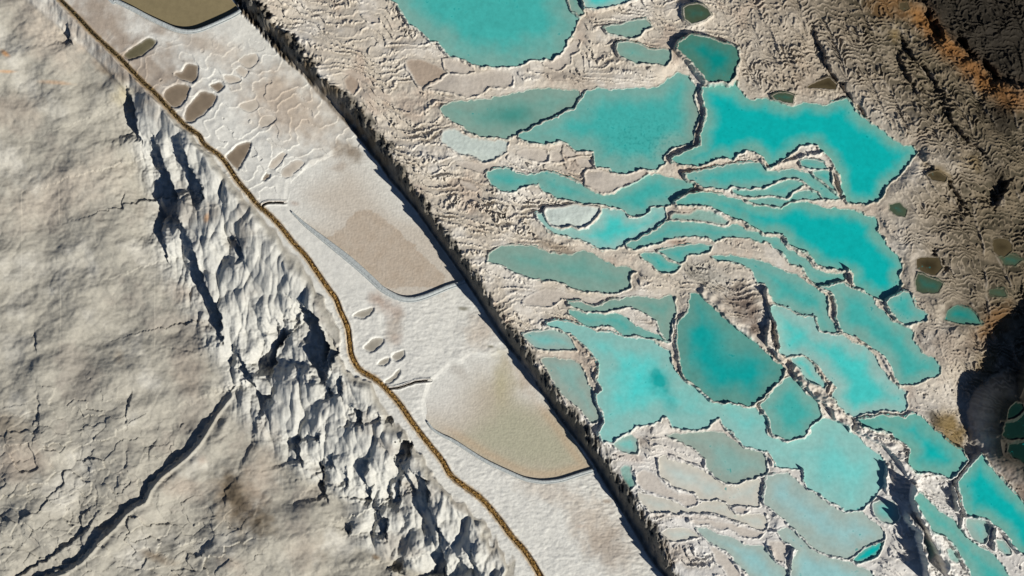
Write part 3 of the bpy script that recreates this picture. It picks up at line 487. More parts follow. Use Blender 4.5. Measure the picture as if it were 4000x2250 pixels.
for s_, h_, w_ in [("2,2: 1900 70 2040 170 2150 300 2280 430 2370 520", .5, 30), ("2,2: 2540 10; 3,2: 20 240 60 420 100 560 60 640 120 720", .9, 10), ("2,2: 2570 330 2560 560; 3,2: 60 660 130 740", .9, 9),
                   ("3,2: 240 830 320 960 420 1040 500 1130 600 1200 680 1330 790 1420", 1.1, 22), ("3,2: 660 1170 740 1280 800 1330", .6, 8),
                   ("3,3: 890 0 1010 60 1130 120 1230 210 1320 330 1400 460 1480 520", 1.0, 26), ("3,3: 1200 350 1180 480 1190 600", .8, 8), ("3,2: 1130 670 1240 860 1310 980", .3, 5), ("3,2: 1130 140 1250 280", .3, 5),
                   ("3,3: 1430 560 1430 640 1440 720 1500 860 1560 960 1640 1120 1700 1240 1800 1448", 2.5, 16), ("3,3: 1370 880 1490 1000 1500 1100 1540 1250 1580 1500", 2.6, 14),
                   ("3,3: 1780 1060 1900 1200 2000 1400", .5, 6), ("3,3: 1950 860 1930 980 2060 1120", .5, 6), ("3,3: 2280 960 2260 1080 2270 1180", .9, 6), ("3,3: 1860 560 1900 780", 1.2, 7),
                   ("2,2: 830 900 900 1030", .4, 5), ("2,2: 860 690 880 850", .3, 4), ("2,2: 1500 370 1520 470", .3, 4), ("2,3: 1610 240 1780 320 1900 350 1960 400", .35, 5), ("2,3: 1930 270 1940 380", .45, 5),
                   ("2,3: 1460 290 1500 420 1600 560 1700 600 1850 630", .4, 5), ("2,3: 1380 810 1700 830 1950 830 2100 860 2330 930", .35, 5), ("2,3: 2240 1330 2330 1448", .5, 5), ("2,3: 1500 1050 1560 1110", .5, 5),
                   ("2,3: 1780 890 1790 920", .5, 5), ("3,3: 100 1010 20 1000", .3, 4), ("3,3: 240 960 330 1060 440 1170", .4, 5), ("3,3: 20 1190 60 1290 180 1370", .5, 5), ("3,3: 250 1180 230 1300 230 1390", .7, 6),
                   ("2,1: 2500 130 2560 240; 3,1: 560 70 640 170 730 300", .4, 6), ("3,1: 640 270 720 420 790 590", .7, 6), ("3,1: 150 920 240 1050 340 1090 400 1120 470 1230", .4, 6), ("3,1: 800 1270 840 1400", .8, 6), ("3,1: 140 1100 340 1230 480 1400", .45, 7),
                   ("2,1: 2070 680 2350 790 2540 900", .35, 6), ("3,2: 480 290 510 400", .3, 5), ("3,2: 460 730 560 920", .35, 5), ("3,2: 640 960 590 1100", .4, 5), ("2,2: 1640 330 1630 560 1680 780 1780 950", .3, 5), ("2,3: 2200 10 2330 150", .5, 4), ("2,3: 2540 200; 3,3: 40 340", .5, 4), ("2,3: 1960 230 1930 370", .3, 4), ("2,3: 1230 400 1250 530",.35,4), ("3,3: 350 380 380 500", .6, 4)]:
    ridge(pts(s_), h_, w_)

# mound at the right edge, raised so its shadow reaches into the frame
mx = np.exp(-(np.maximum(0, np.hypot((U-2800)/1.0, (V-1080)/1.25)-270)/14)**2)
edge = fbm(U/60, V/60, 85, 2)*26
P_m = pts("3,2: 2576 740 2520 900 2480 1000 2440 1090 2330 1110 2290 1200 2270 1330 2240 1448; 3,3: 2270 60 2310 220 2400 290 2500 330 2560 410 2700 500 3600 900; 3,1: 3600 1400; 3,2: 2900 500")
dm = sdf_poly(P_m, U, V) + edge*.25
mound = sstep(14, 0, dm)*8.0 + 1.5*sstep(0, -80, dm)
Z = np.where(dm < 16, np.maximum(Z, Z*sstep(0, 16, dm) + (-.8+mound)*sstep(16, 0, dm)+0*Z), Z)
pit = sstep(-40, 40, U-(2400+.0*V))*np.exp(-((V-1020)/210)**2)*sstep(0, 30, dm)
Z -= pit*.8
P_n = np.array([(2640, -700), (2650, 60), (2700, 250), (2770, 420), (3100, 700), (3900, 700), (3900, -700)])  # unseen high ground, added to throw shadow over the upper right corner
dn = sdf_poly(P_n, U, V)+edge
Z += sstep(40, -140, dn)*7
# step at the upper right corner, where shade is painted into the colour
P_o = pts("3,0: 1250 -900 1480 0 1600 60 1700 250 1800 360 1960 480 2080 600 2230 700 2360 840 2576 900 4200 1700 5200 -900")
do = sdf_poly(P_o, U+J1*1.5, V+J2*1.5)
Z -= sstep(4, -22, do)*1.2

# ---- pools
FAC = {
 'cy': (A(74,200,192), A(150,190,180)), 'c2': (A(80,212,205), A(140,190,180)), 'b2': (A(14,176,171), A(112,172,158)), 'b3': (A(5,138,130), A(80,128,112)),
 'b4': (A(16,160,155), A(96,152,140)), 'te': (A(70,176,167), A(122,172,160)), 'gt': (A(104,166,153), A(134,164,150)), 'g2': (A(138,178,168), A(152,168,156)),
 'pa': (A(120,188,180), A(152,176,166)), 'p2': (A(152,198,196), A(166,182,172)), 'wh': (A(192,208,200), A(202,198,184)), 'dg': (A(42,104,92), A(72,84,64)),
 'br': (A(58,50,32), A(84,74,52)), 'dk': (A(14,38,32), A(20,40,32)), 'be': (A(192,182,168), A(192,182,168)), 'st': (A(160,140,120), A(170,152,134))}  # 'dk' pools are darkened to stand for the shade on the mound
for i, (kind, look, sp, off, fade, label) in enumerate(POOLS):
    sl, sd_, lev, P = info[i]
    # bank: soften what is above the water level, fill what is below just round it
    T = Z[sl]
    m = sd_ < 34
    soft = np.where(T > lev, lev + (T-lev)*sstep(0, 34, sd_)**.8, T)
    T = np.where(m & (sd_ > 0), soft, T)
    dep = .0 if kind == 'd' else .35
    bed = lev + .03 - (dep+.03)*sstep(0, -6, sd_)
    if kind == 'd': bed = bed + .015*fbm(U[sl]/9, V[sl]/9, 90+i, 2)
    T = np.where(sd_ <= 0, bed, T)
    Z[sl] = T
Zc = Z.copy()
Z += RZ*np.where(inside_any < -3, 0.0, 1.0)*(1)
rn1 = .75+1.1*fbm(U/13, V/13, 95, 2)
for i, (kind, look, sp, off, fade, label) in enumerate(POOLS):
    sl, sd_, lev, P = info[i]
    r = (.22 if kind == 'w' else .17)*np.clip(rn1[sl], .3, 1.5)
    if look == 'b4' or look == 'b2': r = r*1.25
    if look in ('dg', 'br'): r = r*.35
    gy_, gx_ = np.gradient(sd_); nl = np.hypot(gx_, gy_)+1e-6
    r = r*(.28+.72*sstep(-.45, .35, (.5*gx_+.86*gy_)/nl))
    s = np.maximum(sd_-2.0, 0)
    dam = lev + r*sstep(-2.2, 1.6, sd_) - .4*sstep(-1.5, -5, sd_) - .055*s - .011*s*s
    if look == 'dk': dam = lev + .15*sstep(-2, 1.6, sd_) - .4*sstep(-1.5, -5, sd_) - .05*s
    # a dam never stands inside a pool that lies higher
    Z[sl] = np.where(sd_ > -2.4, np.maximum(Z[sl], dam), Z[sl])

# ---- puddles, basins, trenches in the walkway
Zpre = Z.copy()
pud = []
for sp, look, label in PUDDLES:
    P = pts(sp); sl = window(P, 30)
    d = sdf_poly(rounded(P, 6.0), U[sl]+J1[sl]*.6, V[sl]+J2[sl]*.6)
    lev = float(np.median(Z[sl][d < 0])) - (.13 if look in ('bn','gy','ol') else .06)
    dep = .16 if look == 'bn' or look == 'gy' else .09
    T = Z[sl]; T = np.where(d < 2.5, np.minimum(T, lev-.04+(T-lev+.04)*sstep(-2.5, 2.5, d)), T)
    if look in ('bn', 'gy', 'ol'): T = T + .015*np.exp(-((d-4)/3)**2)
    Z[sl] = T
    pud.append((sl, d, lev, look, label))
bas = []
for P, lev in ((K1_IN, -.26), (K2_IN, -.07), (K3_IN, -.06)):
    sl = window(P, 30); d = sdf_poly(P, U[sl], V[sl])
    T = Z[sl]; bed = lev-.03 - .12*sstep(0, -30, d)
    soft = T + (bed-T)*sstep(16, -3, d)
    near_r = sstep(.02, .12, c_par[sl])
    T = np.where(d < 12, soft*(1-near_r)+T*near_r, T)
    Z[sl] = T; bas.append((sl, d, lev))
chd, charc, chs, _, chL = seg_dist(smooth_line(CHANNEL, 8), *(lambda a: (U[a], V[a]))(window(CHANNEL, 30)))
slc = window(CHANNEL, 30)
chw = np.interp(V[slc], [0, 400, 1449], [3.6, 4.6, 6.2])
Z[slc] -= .30*sstep(chw+2.2, chw-1.2, chd)
Z[slc] += .05*np.exp(-((chd-chw-4)/3.0)**2)
for P, dep in ((GUT1, .30), (GUT2, .26)):
    sl = window(P, 20); d, a, s_, ov, L = seg_dist(P, U[sl]+J1[sl]*.3, V[sl]+J2[sl]*.3)
    Z[sl] -= dep*sstep(3.6, 1.2, d)*sstep(4, 0, ov)
    Z[sl] += .10*np.exp(-((d-5.2)/1.8)**2)*sstep(4, 0, ov)
# thin raised edge that closes the second and the third basin on the walkway side
for sp, hh in (("1,1: 900 60 780 110 650 140 540 165 480 240 400 330 350 370 345 470 320 560 300 590", .13), ("1,2: 2560 655 2450 680 2370 715 2300 690 2170 690 2100 750 1980 780 1900 840 1850 900 1780 960 1740 1080 1700 1180 1720 1260", .08)):
    hh *= .3; P = pts(sp); sl = window(P, 20); d, *_ = seg_dist(P, U[sl]+J1[sl]*.5, V[sl]+J2[sl]*.5)
    Z[sl] += hh*np.exp(-(d/3.2)**2)

# ---------------------------------------------------------------- colours (the stone's own colour, stains and algae, plus some painted shade)
CK = {'bg1': A(190,176,158), 'bg2': A(164,150,134), 'brn': A(122,104,82), 'rst': A(166,142,124), 'ols': A(120,116,96), 'yel': A(176,166,128), 'org': A(206,150,92),
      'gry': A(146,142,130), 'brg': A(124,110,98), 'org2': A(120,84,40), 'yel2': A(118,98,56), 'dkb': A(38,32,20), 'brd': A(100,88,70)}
def mixc(Ca, Cb, w): return Ca + (np.asarray(Cb)-Ca)*w[..., None]
Cc = np.zeros(U.shape+(3,)) + A(192,186,176)
tn = fbm(U/140, V/140, 101, 4)
tn2 = fbm(U/30, V/30, 103, 3)
Cc = mixc(Cc, A(214,212,202), on_path)
Cc = mixc(Cc, A(168,163,149), left)
Cc = mixc(Cc, A(202,198,186), left*sstep(0.1, .6, tn+.15*tn2)*.55)
Cc = mixc(Cc, A(204,203,194), cliffzone_l*.75)
Cc = mixc(Cc, A(150,142,130), left*sstep(.1, .45, -tn+.2*tn2)*.6)
Cc = mixc(Cc, A(197,187,170), terr)
Cc = mixc(Cc, A(212,206,194), terr*sstep(-.05, .4, tn+.3*tn2)*.8)
Cc = mixc(Cc, A(178,160,142), terr*sstep(.12, .5, -tn+.3*tn2)*.6)
Cc = mixc(Cc, A(216,214,208), terr*sstep(900, 1250, V)*.7)
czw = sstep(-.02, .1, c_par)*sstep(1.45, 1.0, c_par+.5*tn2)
Cc = mixc(Cc, A(92,88,78), czw*.9)  # shade of the cliff band darkened into the rock colour
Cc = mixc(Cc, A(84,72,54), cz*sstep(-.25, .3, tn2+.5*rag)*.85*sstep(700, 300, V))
Cc = mixc(Cc, A(156,143,124), terr*ripz*.75)
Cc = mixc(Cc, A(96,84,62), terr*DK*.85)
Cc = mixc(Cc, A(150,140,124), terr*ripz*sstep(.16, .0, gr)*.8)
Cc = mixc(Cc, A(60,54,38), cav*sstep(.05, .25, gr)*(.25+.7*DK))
for sp, ru, rv, ang, ck, sg in STAINS:
    if sg <= 0: continue
    h, b = sp.split(':'); c_, r_ = [int(q) for q in h.split(',')]; x, y = [float(q) for q in b.split()]
    cu, cv = c_*644+x/4, r_*362+y/4; a = math.radians(ang); ru, rv = ru/4*1.05, rv/4*1.05
    du = (U-cu)*math.cos(a)+(V-cv)*math.sin(a); dv = -(U-cu)*math.sin(a)+(V-cv)*math.cos(a)
    q = np.hypot(du/ru, dv/rv) + .45*tn2 + .5*tn
    wt = sg*sstep(1.3, .1, q)
    Cc = mixc(Cc, CK[ck], wt)
Cc = mixc(Cc, A(38, 33, 24), sstep(4, -10, do)*.93)  # corner shadow painted into the stone colour
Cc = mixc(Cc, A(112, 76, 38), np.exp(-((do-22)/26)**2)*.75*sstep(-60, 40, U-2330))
Cc = mixc(Cc, A(40,38,28), sstep(34, -8, dm)*.93)  # mound and its foot painted near black in place of shade
Cc[slc] = mixc(Cc[slc], A(176,146,98), sstep(chw+7+6*fbm(U[slc]/9, V[slc]/9, 88, 2), chw, chd)*.75)
Cc *= (1+.10*tn2+.06*fbm(U/7, V/7, 105, 2))[..., None]
Cc = np.clip(Cc, .004, .9)

# ---------------------------------------------------------------- materials
def mat_stone(name, bump=.5, scale=1.0, rough=.82):
    m = bpy.data.materials.new(name); m.use_nodes = True; n = m.node_tree; b = n.nodes['Principled BSDF']
    at = n.nodes.new('ShaderNodeAttribute'); at.attribute_name = 'Col'
    geo = n.nodes.new('ShaderNodeNewGeometry')
    n1 = n.nodes.new('ShaderNodeTexNoise'); n1.inputs['Scale'].default_value = 2.6*scale; n1.inputs['Detail'].default_value = 5; n1.inputs['Roughness'].default_value = .62
    n2 = n.nodes.new('ShaderNodeTexNoise'); n2.inputs['Scale'].default_value = 1.3*scale; n2.inputs['Detail'].default_value = 5
    n.links.new(geo.outputs['Position'], n1.inputs['Vector']); n.links.new(geo.outputs['Position'], n2.inputs['Vector'])
    mr = n.nodes.new('ShaderNodeMapRange'); mr.inputs[1].default_value = .25; mr.inputs[2].default_value = .75; mr.inputs[3].default_value = .86; mr.inputs[4].default_value = 1.1
    n.links.new(n1.outputs[0], mr.inputs[0])
    mx = n.nodes.new('ShaderNodeMix'); mx.data_type = 'RGBA'; mx.blend_type = 'MULTIPLY'; mx.inputs[0].default_value = 1
    n.links.new(at.outputs['Color'], mx.inputs[6]); n.links.new(mr.outputs[0], mx.inputs[7])
    n.links.new(mx.outputs[2], b.inputs['Base Color'])
    b.inputs['Roughness'].default_value = rough; b.inputs['Specular IOR Level'].default_value = .25
    bp = n.nodes.new('ShaderNodeBump'); bp.inputs['Strength'].default_value = bump; bp.inputs['Distance'].default_value = .12
    ad = n.nodes.new('ShaderNodeMath'); ad.operation = 'ADD'; n.links.new(n1.outputs[0], ad.inputs[0]); n.links.new(n2.outputs[0], ad.inputs[1])
    n.links.new(ad.outputs[0], bp.inputs['Height']); n.links.new(bp.outputs[0], b.inputs['Normal'])
    return m
def mat_water(name, spk=(0, .25, .24, 1), amount=.7):
    m = bpy.data.materials.new(name); m.use_nodes = True; n = m.node_tree; b = n.nodes['Principled BSDF']
    at = n.nodes.new('ShaderNodeAttribute'); at.attribute_name = 'Col'
    geo = n.nodes.new('ShaderNodeNewGeometry')
    n1 = n.nodes.new('ShaderNodeTexNoise'); n1.inputs['Scale'].default_value = 2.2; n1.inputs['Detail'].default_value = 6; n1.inputs['Roughness'].default_value = .6
    n.links.new(geo.outputs['Position'], n1.inputs['Vector'])
    mr = n.nodes.new('ShaderNodeMapRange'); mr.inputs[1].default_value = .3; mr.inputs[2].default_value = .7; mr.inputs[3].default_value = .9; mr.inputs[4].default_value = 1.08
    n.links.new(n1.outputs[0], mr.inputs[0])
    mx = n.nodes.new('ShaderNodeMix'); mx.data_type = 'RGBA'; mx.blend_type = 'MULTIPLY'; mx.inputs[0].default_value = 1
    n.links.new(at.outputs['Color'], mx.inputs[6]); n.links.new(mr.outputs[0], mx.inputs[7])
    n2 = n.nodes.new('ShaderNodeTexNoise'); n2.inputs['Scale'].default_value = 2.2; n2.inputs['Detail'].default_value = 3
    n3 = n.nodes.new('ShaderNodeTexNoise'); n3.inputs['Scale'].default_value = .22; n3.inputs['Detail'].default_value = 2
    n.links.new(geo.outputs['Position'], n2.inputs['Vector']); n.links.new(geo.outputs['Position'], n3.inputs['Vector'])
    r2 = n.nodes.new('ShaderNodeMapRange'); r2.inputs[1].default_value = .66; r2.inputs[2].default_value = .73; r2.inputs[4].default_value = amount
    r3 = n.nodes.new('ShaderNodeMapRange'); r3.inputs[1].default_value = .45; r3.inputs[2].default_value = .6
    n.links.new(n2.outputs[0], r2.inputs[0]); n.links.new(n3.outputs[0], r3.inputs[0])
    mu = n.nodes.new('ShaderNodeMath'); mu.operation = 'MULTIPLY'; n.links.new(r2.outputs[0], mu.inputs[0]); n.links.new(r3.outputs[0], mu.inputs[1])
    m2 = n.nodes.new('ShaderNodeMix'); m2.data_type = 'RGBA'; n.links.new(mu.outputs[0], m2.inputs[0])
    n.links.new(mx.outputs[2], m2.inputs[6]); m2.inputs[7].default_value = spk
    n.links.new(m2.outputs[2], b.inputs['Base Color'])
    b.inputs['Roughness'].default_value = .12; b.inputs['IOR'].default_value = 1.33
    bp = n.nodes.new('ShaderNodeBump'); bp.inputs['Strength'].default_value = .12; bp.inputs['Distance'].default_value = .03
    n.links.new(n1.outputs[0], bp.inputs['Height']); n.links.new(bp.outputs[0], b.inputs['Normal'])
    return m
M_stone = mat_stone('travertine', .16); M_water = mat_water('pool_water'); M_wet = mat_water('puddle_water', (.12, .1, .07, 1), .3)
M_conc = mat_stone('pale_concrete', .3, 2.0, .7); M_ochre = mat_stone('ochre_crust', 1.0, 2.6, .75)

# ---------------------------------------------------------------- meshes from the grid
def link(o, parent=None):
    C.collection.objects.link(o)
    if parent is not None: o.parent = parent
    return o
def raw_mesh(name, co, faces, col, mat, parent=None, smooth=True):
    me = bpy.data.meshes.new(name)
    me.vertices.add(len(co)); me.vertices.foreach_set('co', np.ascontiguousarray(co, np.float32).ravel())
    nf = len(faces); me.loops.add(nf*4); me.loops.foreach_set('vertex_index', np.ascontiguousarray(faces, np.int32).ravel())
    me.polygons.add(nf); me.polygons.foreach_set('loop_start', np.arange(0, nf*4, 4, dtype=np.int32))
    me.update(calc_edges=True); me.validate()
    if smooth: me.shade_smooth()
    else: me.shade_flat()
    ca = me.color_attributes.new('Col', 'FLOAT_COLOR', 'POINT')
    c4 = np.ones((len(co), 4), np.float32); c4[:, :3] = col
    ca.data.foreach_set('color', c4.ravel())
    me.materials.append(mat)
    return link(bpy.data.objects.new(name, me), parent)
IDX = np.arange(NV*NU).reshape(NV, NU)
def grid_mesh(name, fm, sl, zz, cc, mat, parent=None, origin=(0, 0, 0)):
    """fm: mask of cells inside slice sl (one smaller than the vertex block)"""
    ij = np.argwhere(fm)
    if len(ij) == 0: return None
    W = zz.shape[1]
    a = ij[:, 0]*W+ij[:, 1]
    F = np.stack([a+W, a+W+1, a+1, a], 1)
    used, inv = np.unique(F, return_inverse=True)
    co = np.stack([FX[sl].ravel()[used]-origin[0], FY[sl].ravel()[used]-origin[1], zz.ravel()[used]-origin[2]], 1)
    return raw_mesh(name, co, inv.reshape(F.shape), cc.reshape(-1, 3)[used], mat, parent)
def cells(m, how='all'):
    a, b, c, d = m[:-1, :-1], m[1:, :-1], m[:-1, 1:], m[1:, 1:]
    return (a & b & c & d) if how == 'all' else (a | b | c | d)
def tag(o, label, cat, group=None):
    o['label'] = label; o['category'] = cat
    if group: o['group'] = group
def empty(name, loc):
    e = bpy.data.objects.new(name, None); e.location = loc; e.empty_display_size = .5
    return link(e)
RIMW = 7.0
def biggest(m):
    lab = np.where(m, np.arange(1, m.size+1).reshape(m.shape), 0)
    while True:
        l = np.pad(lab, 1)
        n = np.max([l[1:-1, 1:-1], l[:-2, 1:-1], l[2:, 1:-1], l[1:-1, :-2], l[1:-1, 2:]], axis=0)*m
        if (n == lab).all(): break
        lab = n
    v, c = np.unique(lab[lab > 0], return_counts=True)
    return (lab == v[np.argmax(c)]) if len(v) else m
cown = own[:-1, :-1]; cownd = np.maximum(np.maximum(ownd[:-1, :-1], ownd[1:, 1:]), np.maximum(ownd[1:, :-1], ownd[:-1, 1:]))
assigned = np.zeros((NV-1, NU-1), bool)
for i, (kind, look, sp, off, fade, label) in enumerate(POOLS):
    sl, sd_, lev, P = info[i]
    cs = (slice(sl[0].start, sl[0].stop-1), slice(sl[1].start, sl[1].stop-1))
    mine = (cown[cs] == i) & ~assigned[cs]
    deep, shal = FAC[look]
    inside_xy = (FX[sl][sd_ < 0], FY[sl][sd_ < 0])
    org = (float(inside_xy[0].mean()), float(inside_xy[1].mean()), lev)
    root = empty('travertine_pool' if kind == 'w' else 'dry_basin', org)
    tag(root, label, 'pool' if kind == 'w' else 'basin', 'travertine pools on the stepped terraces' if kind == 'w' else 'dry travertine basins among the pools')
    mpos = (sd_ < 4.5)
    dd = -sd_*S
    tone = sstep(0.05, fade, dd + .35*fade*fbm(U[sl]/60, V[sl]/60, 200+i, 3))
    tone = np.where(sd_ < 0, tone, 0)
    wc = shal + (deep-shal)*tone[..., None]
    if look == 'b4':      # sandy shoal in the middle of the round pool
        q = np.exp(-(np.hypot((U[sl]-1850), (V[sl]-862))/42)**2)
        wc = mixc(wc, A(96, 158, 146), q*.85)
    if look == 'c2':
        for cu, cv, rr_, st_ in ((1660, 965, 24, .9), (1690, 1020, 20, .4), (1650, 940, 12, .6)):
            wc = mixc(wc, A(16, 165, 160), st_*np.clip(np.exp(-((U[sl]-cu)**2+(V[sl]-cv)**2)/rr_**2)*1.5*(1+1.2*tn2[sl]), 0, 1))
        wc = mixc(wc, A(150, 200, 192), sstep(1000, 1130, V[sl])*.45)
    if kind == 'w':
        if i == 3:
            q = np.exp(-(((U[sl]-1288)/60)**2+((V[sl]-290)/26)**2)); wc = mixc(wc, A(60, 140, 128), q*.8)
        if i == 4:
            q = sstep(.2, .6, fbm(U[sl]/7, V[sl]/7, 300, 2)+.15)*np.exp(-(((U[sl]-1620)/110)**2+((V[sl]-350)/60)**2)); wc = mixc(wc, A(30, 135, 130), q*.55)
            wc = mixc(wc, A(150, 142, 126), sstep(70, 0, 1770-U[sl]-.0*V[sl])*sstep(180, 260, V[sl])*.5)
        nn = fbm(U[sl]/36, V[sl]/36, 400+i, 3)
        wc = wc*(1+.10*nn)[..., None]
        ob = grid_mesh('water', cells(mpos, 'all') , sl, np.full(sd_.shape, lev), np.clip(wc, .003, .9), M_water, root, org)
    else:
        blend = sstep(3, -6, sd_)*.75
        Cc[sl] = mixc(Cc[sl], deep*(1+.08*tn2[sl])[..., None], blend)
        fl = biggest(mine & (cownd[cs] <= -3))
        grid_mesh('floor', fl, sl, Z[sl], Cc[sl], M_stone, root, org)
        assigned[cs] |= fl; mine &= ~fl
    if kind == 'w':
        blend = sstep(4, -2, sd_)*.7
        Cc[sl] = np.where((own[sl] == i)[..., None], mixc(Cc[sl], shal, blend), Cc[sl])
        under = (cown[cs] == i) & (cownd[cs] < -9) & (Z[sl][:-1, :-1] < lev-.15)
        assigned[cs] |= under; mine &= ~under
    rim = mine & (cownd[cs] < RIMW)
    rr = grid_mesh('rim', rim, sl, Z[sl], Cc[sl], M_stone, root, org)
    assigned[cs] |= rim

PUC = {'ol': A(104,98,76), 'bn': A(132,118,100), 'sd': A(192,182,166), 'gy': A(160,154,140)}
for sl, d, lev, look, label in pud:
    c = mixc(np.zeros(d.shape+(3,))+PUC[look]*1.12, PUC[look]*.92, sstep(-2, -16, d+6*tn2[sl]))
    c = mixc(c, Cc[sl], sstep(-7, 1, d)*.6)
    c = c*(1+.12*tn2[sl])[..., None]
    o = grid_mesh('puddle', cells(d < 1.2), sl, np.full(d.shape, lev), c, M_wet)
    if o: tag(o, label, 'puddle', 'puddles and hollows on the white path')
# kerbed basins
BL = ['walled basin of olive brown water at the top edge inside a grey kerb', 'largest walled basin, sandy beige bed with a darker damp patch', 'lowest walled basin with greenish beige water behind a pale kerb']
def ribbon(name, P, prof, z0, col, mat, parent=None, org=(0, 0, 0), jig=0, seed=0, wscale=None, step=2.4, follow=False):
    P = smooth_line(P, step); n = len(P)
    T = np.gradient(P, axis=0); T /= np.hypot(T[:, 0], T[:, 1])[:, None]; N = np.stack([-T[:, 1], T[:, 0]], 1)
    ks = len(prof); co = []; cl = []
    arc = np.arange(n)*step
    zg = None
    if follow:
        gi = np.clip(np.searchsorted(gu, P[:, 0]), 0, NU-1); gj = np.clip(np.searchsorted(gv, P[:, 1]), 0, NV-1)
        zg = np.convolve(np.pad(Zpre[gj, gi], 4, mode='edge'), np.ones(9)/9, 'valid')
    for j, (o_, h_) in enumerate(prof):
        w_ = (wscale if wscale is not None else np.ones(n))
        off = o_*w_
        q = P + N*off[:, None]
        if jig:
            q = q + np.stack([perlin(q[:, 0]/4.2, q[:, 1]/4.2, seed), perlin(q[:, 0]/4.2, q[:, 1]/4.2, seed+5)], 1)*jig
        zz = z0 + h_ + (zg if zg is not None else 0) + (jig*.035*perlin(q[:, 0]/2.6, q[:, 1]/2.6, seed+9) if jig else 0)
        co.append(np.stack([(q[:, 0]-1288)*S-org[0], (724.5-q[:, 1])*S-org[1], zz-org[2]+0*q[:, 0]], 1))
        cl.append(col(q, h_))
    co = np.concatenate(co); cl = np.concatenate(cl)
    F = []
    for j in range(ks-1):
        a = j*n+np.arange(n-1); F.append(np.stack([a, a+1, a+n+1, a+n], 1))
    return raw_mesh(name, co, np.concatenate(F), cl, mat, parent)
kc = A(174, 179, 176)
def kcol(q, h): return np.clip(kc*(1+.12*perlin(q[:, 0]/9, q[:, 1]/9, 3)+.08*perlin(q[:, 0]/3, q[:, 1]/3, 7))[:, None], 0, .9)
for b_, (KK, (sl, d, lev), lab, look) in enumerate(zip((K1_KERB, K2_KERB, K3_KERB), bas, BL, ('k1', 'k2', 'k3'))):
    org = (float(FX[sl][d < 0].mean()), float(FY[sl][d < 0].mean()), lev)
    root = empty('walled_basin', org); tag(root, lab, 'basin', 'walled basins along the path')
    if look == 'k1': c = np.zeros(d.shape+(3,)) + A(134, 122, 92); c = c*(1+.12*tn[sl]+.05*tn2[sl])[..., None]
    elif look == 'k2':
        c = np.zeros(d.shape+(3,)) + A(196, 187, 172)
        q = sdf_poly(pts("1,1: 960 720 1040 660 1180 680 1320 780 1450 900 1560 1000 1750 1180 1900 1340 1880 1448 1250 1440 1000 1180 700 960 860 850"), U[sl]+J1[sl]*1.5, V[sl]+J2[sl]*1.5)
        c = mixc(c, A(178, 162, 142), sstep(3, -3, q)*.75*(1+.4*tn2[sl]))
        c = c*(1+.05*fbm(U[sl]/5, V[sl]/5, 301, 2))[..., None]
    else:
        c = np.zeros(d.shape+(3,)) + A(186, 176, 156)
        q = sdf_poly(pts("2,3: 0 -400 560 -60 790 340 500 460 0 400; 1,3: 2300 270 2000 80 2200 -100"), U[sl]+J1[sl]*3, V[sl]+J2[sl]*3)
        c = mixc(c, A(168, 168, 142), sstep(30, -60, q)*.7)
        c = mixc(c, A(176, 168, 128), np.exp(-(((U[sl]-1262)/20)**2+((V[sl]-960)/55)**2))*.6)
        c = mixc(c, A(190, 164, 132), np.exp(-((d[...]+14)/12)**2)*sstep(1400, 1480, U[sl]+V[sl]*.3)*.5)
        c = mixc(c, A(212, 208, 198), sstep(1240, 1120, U[sl])*sstep(1120, 1000, V[sl])*.8)
        c = c*(1+.05*fbm(U[sl]/6, V[sl]/6, 302, 3))[..., None]
    if b_ > 0:
        c = mixc(c, Cc[sl], sstep(-95, 4, d)*1.15*sstep(10, -60, (V[sl]-(d_c := (pts('1,1: 0 900')[0,1] if b_ == 1 else 1040))))*.85)
    grid_mesh('water', cells((d < 14) & (c_par[sl] < .25)), sl, np.full(d.shape, lev) + (0 if look == 'k1' else .018)*fbm(U[sl]/4.5, V[sl]/4.5, 303, 2), np.clip(c, .003, .9), M_wet if look == 'k1' else M_stone, root, org)
    nk = len(smooth_line(KK, 2.4))
    sgn = -1 if b_ >= 0 else 1
    # inner wall, kerb top, groove, outer lip
    prof = [(-7.2, -.45), (-7.0, .12), (-6.2, .17), (.2, .16), (.6, .055), (1.2, .055), (1.6, .09), (3.4, .08), (3.8, .03), (5.5, -.15)]
    if b_ == 0 or True: prof = [(-o_, h_) for o_, h_ in prof][::-1] if False else prof
    wsc = np.ones(nk)
    if b_ == 1: wsc = np.interp(np.arange(nk), [0, nk*.1, nk*.35, nk*.6, nk], [.4, .9, 1.6, 1.35, 1.15])
    if b_ == 2: wsc = np.interp(np.arange(nk), [0, nk*.2, nk], [.5, .8, 1.0])
    ribbon('kerb', KK, prof, 0.0, kcol, M_conc, root, org, wscale=wsc)
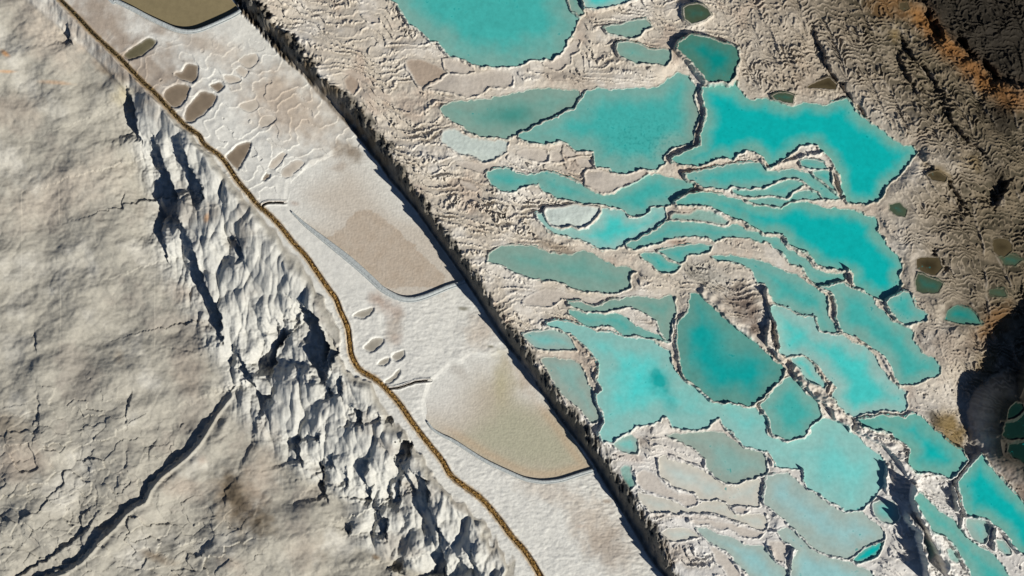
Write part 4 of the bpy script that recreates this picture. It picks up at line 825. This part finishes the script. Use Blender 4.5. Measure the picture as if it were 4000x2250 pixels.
# ochre channel
def ocol(q, h):
    n_ = perlin(q[:, 0]/5, q[:, 1]/5, 31)+.6*perlin(q[:, 0]/2.2, q[:, 1]/2.2, 33)
    g = np.interp(q[:, 1], [0, 250, 500, 700, 1449], [.0, .25, .5, 1, 1])[:, None]
    base = A(70, 62, 34)*(1-g) + A(172, 136, 72)*g
    dark = A(34, 32, 20)*(1-g) + A(104, 74, 28)*g
    edge_ = A(196, 160, 112)*g + A(150, 125, 70)*(1-g)
    t = sstep(-.5, .6, n_)[:, None]
    c = dark + (base-dark)*t
    c = c + (edge_-c)*(sstep(.35, .8, n_)[:, None]*.7)
    return np.clip(c, .004, .9)
wch = np.interp(smooth_line(CHANNEL, 1.8)[:, 1], [0, 400, 900, 1449], [.45, .56, .68, .78])*(1+.38*perlin(np.arange(len(smooth_line(CHANNEL, 1.8)))/13.0, np.zeros(len(smooth_line(CHANNEL, 1.8))), 77))
prof = [(-6.2, -.22), (-5.4, -.06), (-4.4, -.02), (-3.2, .02), (-2.2, -.01), (-1.1, .03), (0, .0), (1.1, .04), (2.2, .0), (3.2, .03), (4.4, -.02), (5.4, -.07), (6.2, -.22)]
och = ribbon('mineral_channel', CHANNEL, prof, -.03, ocol, M_ochre, follow=True, jig=2.2, seed=41, wscale=wch, step=1.8)
tag(och, 'narrow winding channel crusted ochre and gold along the left side of the white path', 'channel')
def gcol(q, h): return np.zeros((len(q), 3)) + (A(222, 212, 198) if h > -.1 else A(60, 58, 50))
for P, lab in ((GUT1, 'short side gutter joining the ochre channel to the largest walled basin'), (GUT2, 'thin side gutter branching from the ochre channel to the lowest walled basin')):
    o = ribbon('side_gutter', P, [(-4.6, -.02), (-3.8, .07), (-2.6, .08), (-1.8, -.2), (-.6, -.26), (.8, -.26), (1.9, -.16)], 0.03, gcol, M_conc, follow=True, jig=.7, seed=51)
    tag(o, lab, 'gutter', 'side gutters crossing the white path')

# ---- the ground in three pieces
cc_u = (U[:-1, :-1]); free = ~assigned
pathm = (c_par[:-1, :-1] < 0.05) & (U[:-1, :-1] >= xpl[:-1, :-1]) & free
hillm = (U[:-1, :-1] < xpl[:-1, :-1]) & free
terrm = free & ~pathm & ~hillm
full = (slice(0, NV), slice(0, NU))
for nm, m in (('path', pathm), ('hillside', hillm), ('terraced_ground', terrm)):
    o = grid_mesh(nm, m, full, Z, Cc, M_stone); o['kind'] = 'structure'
print('objects', len(bpy.data.objects))
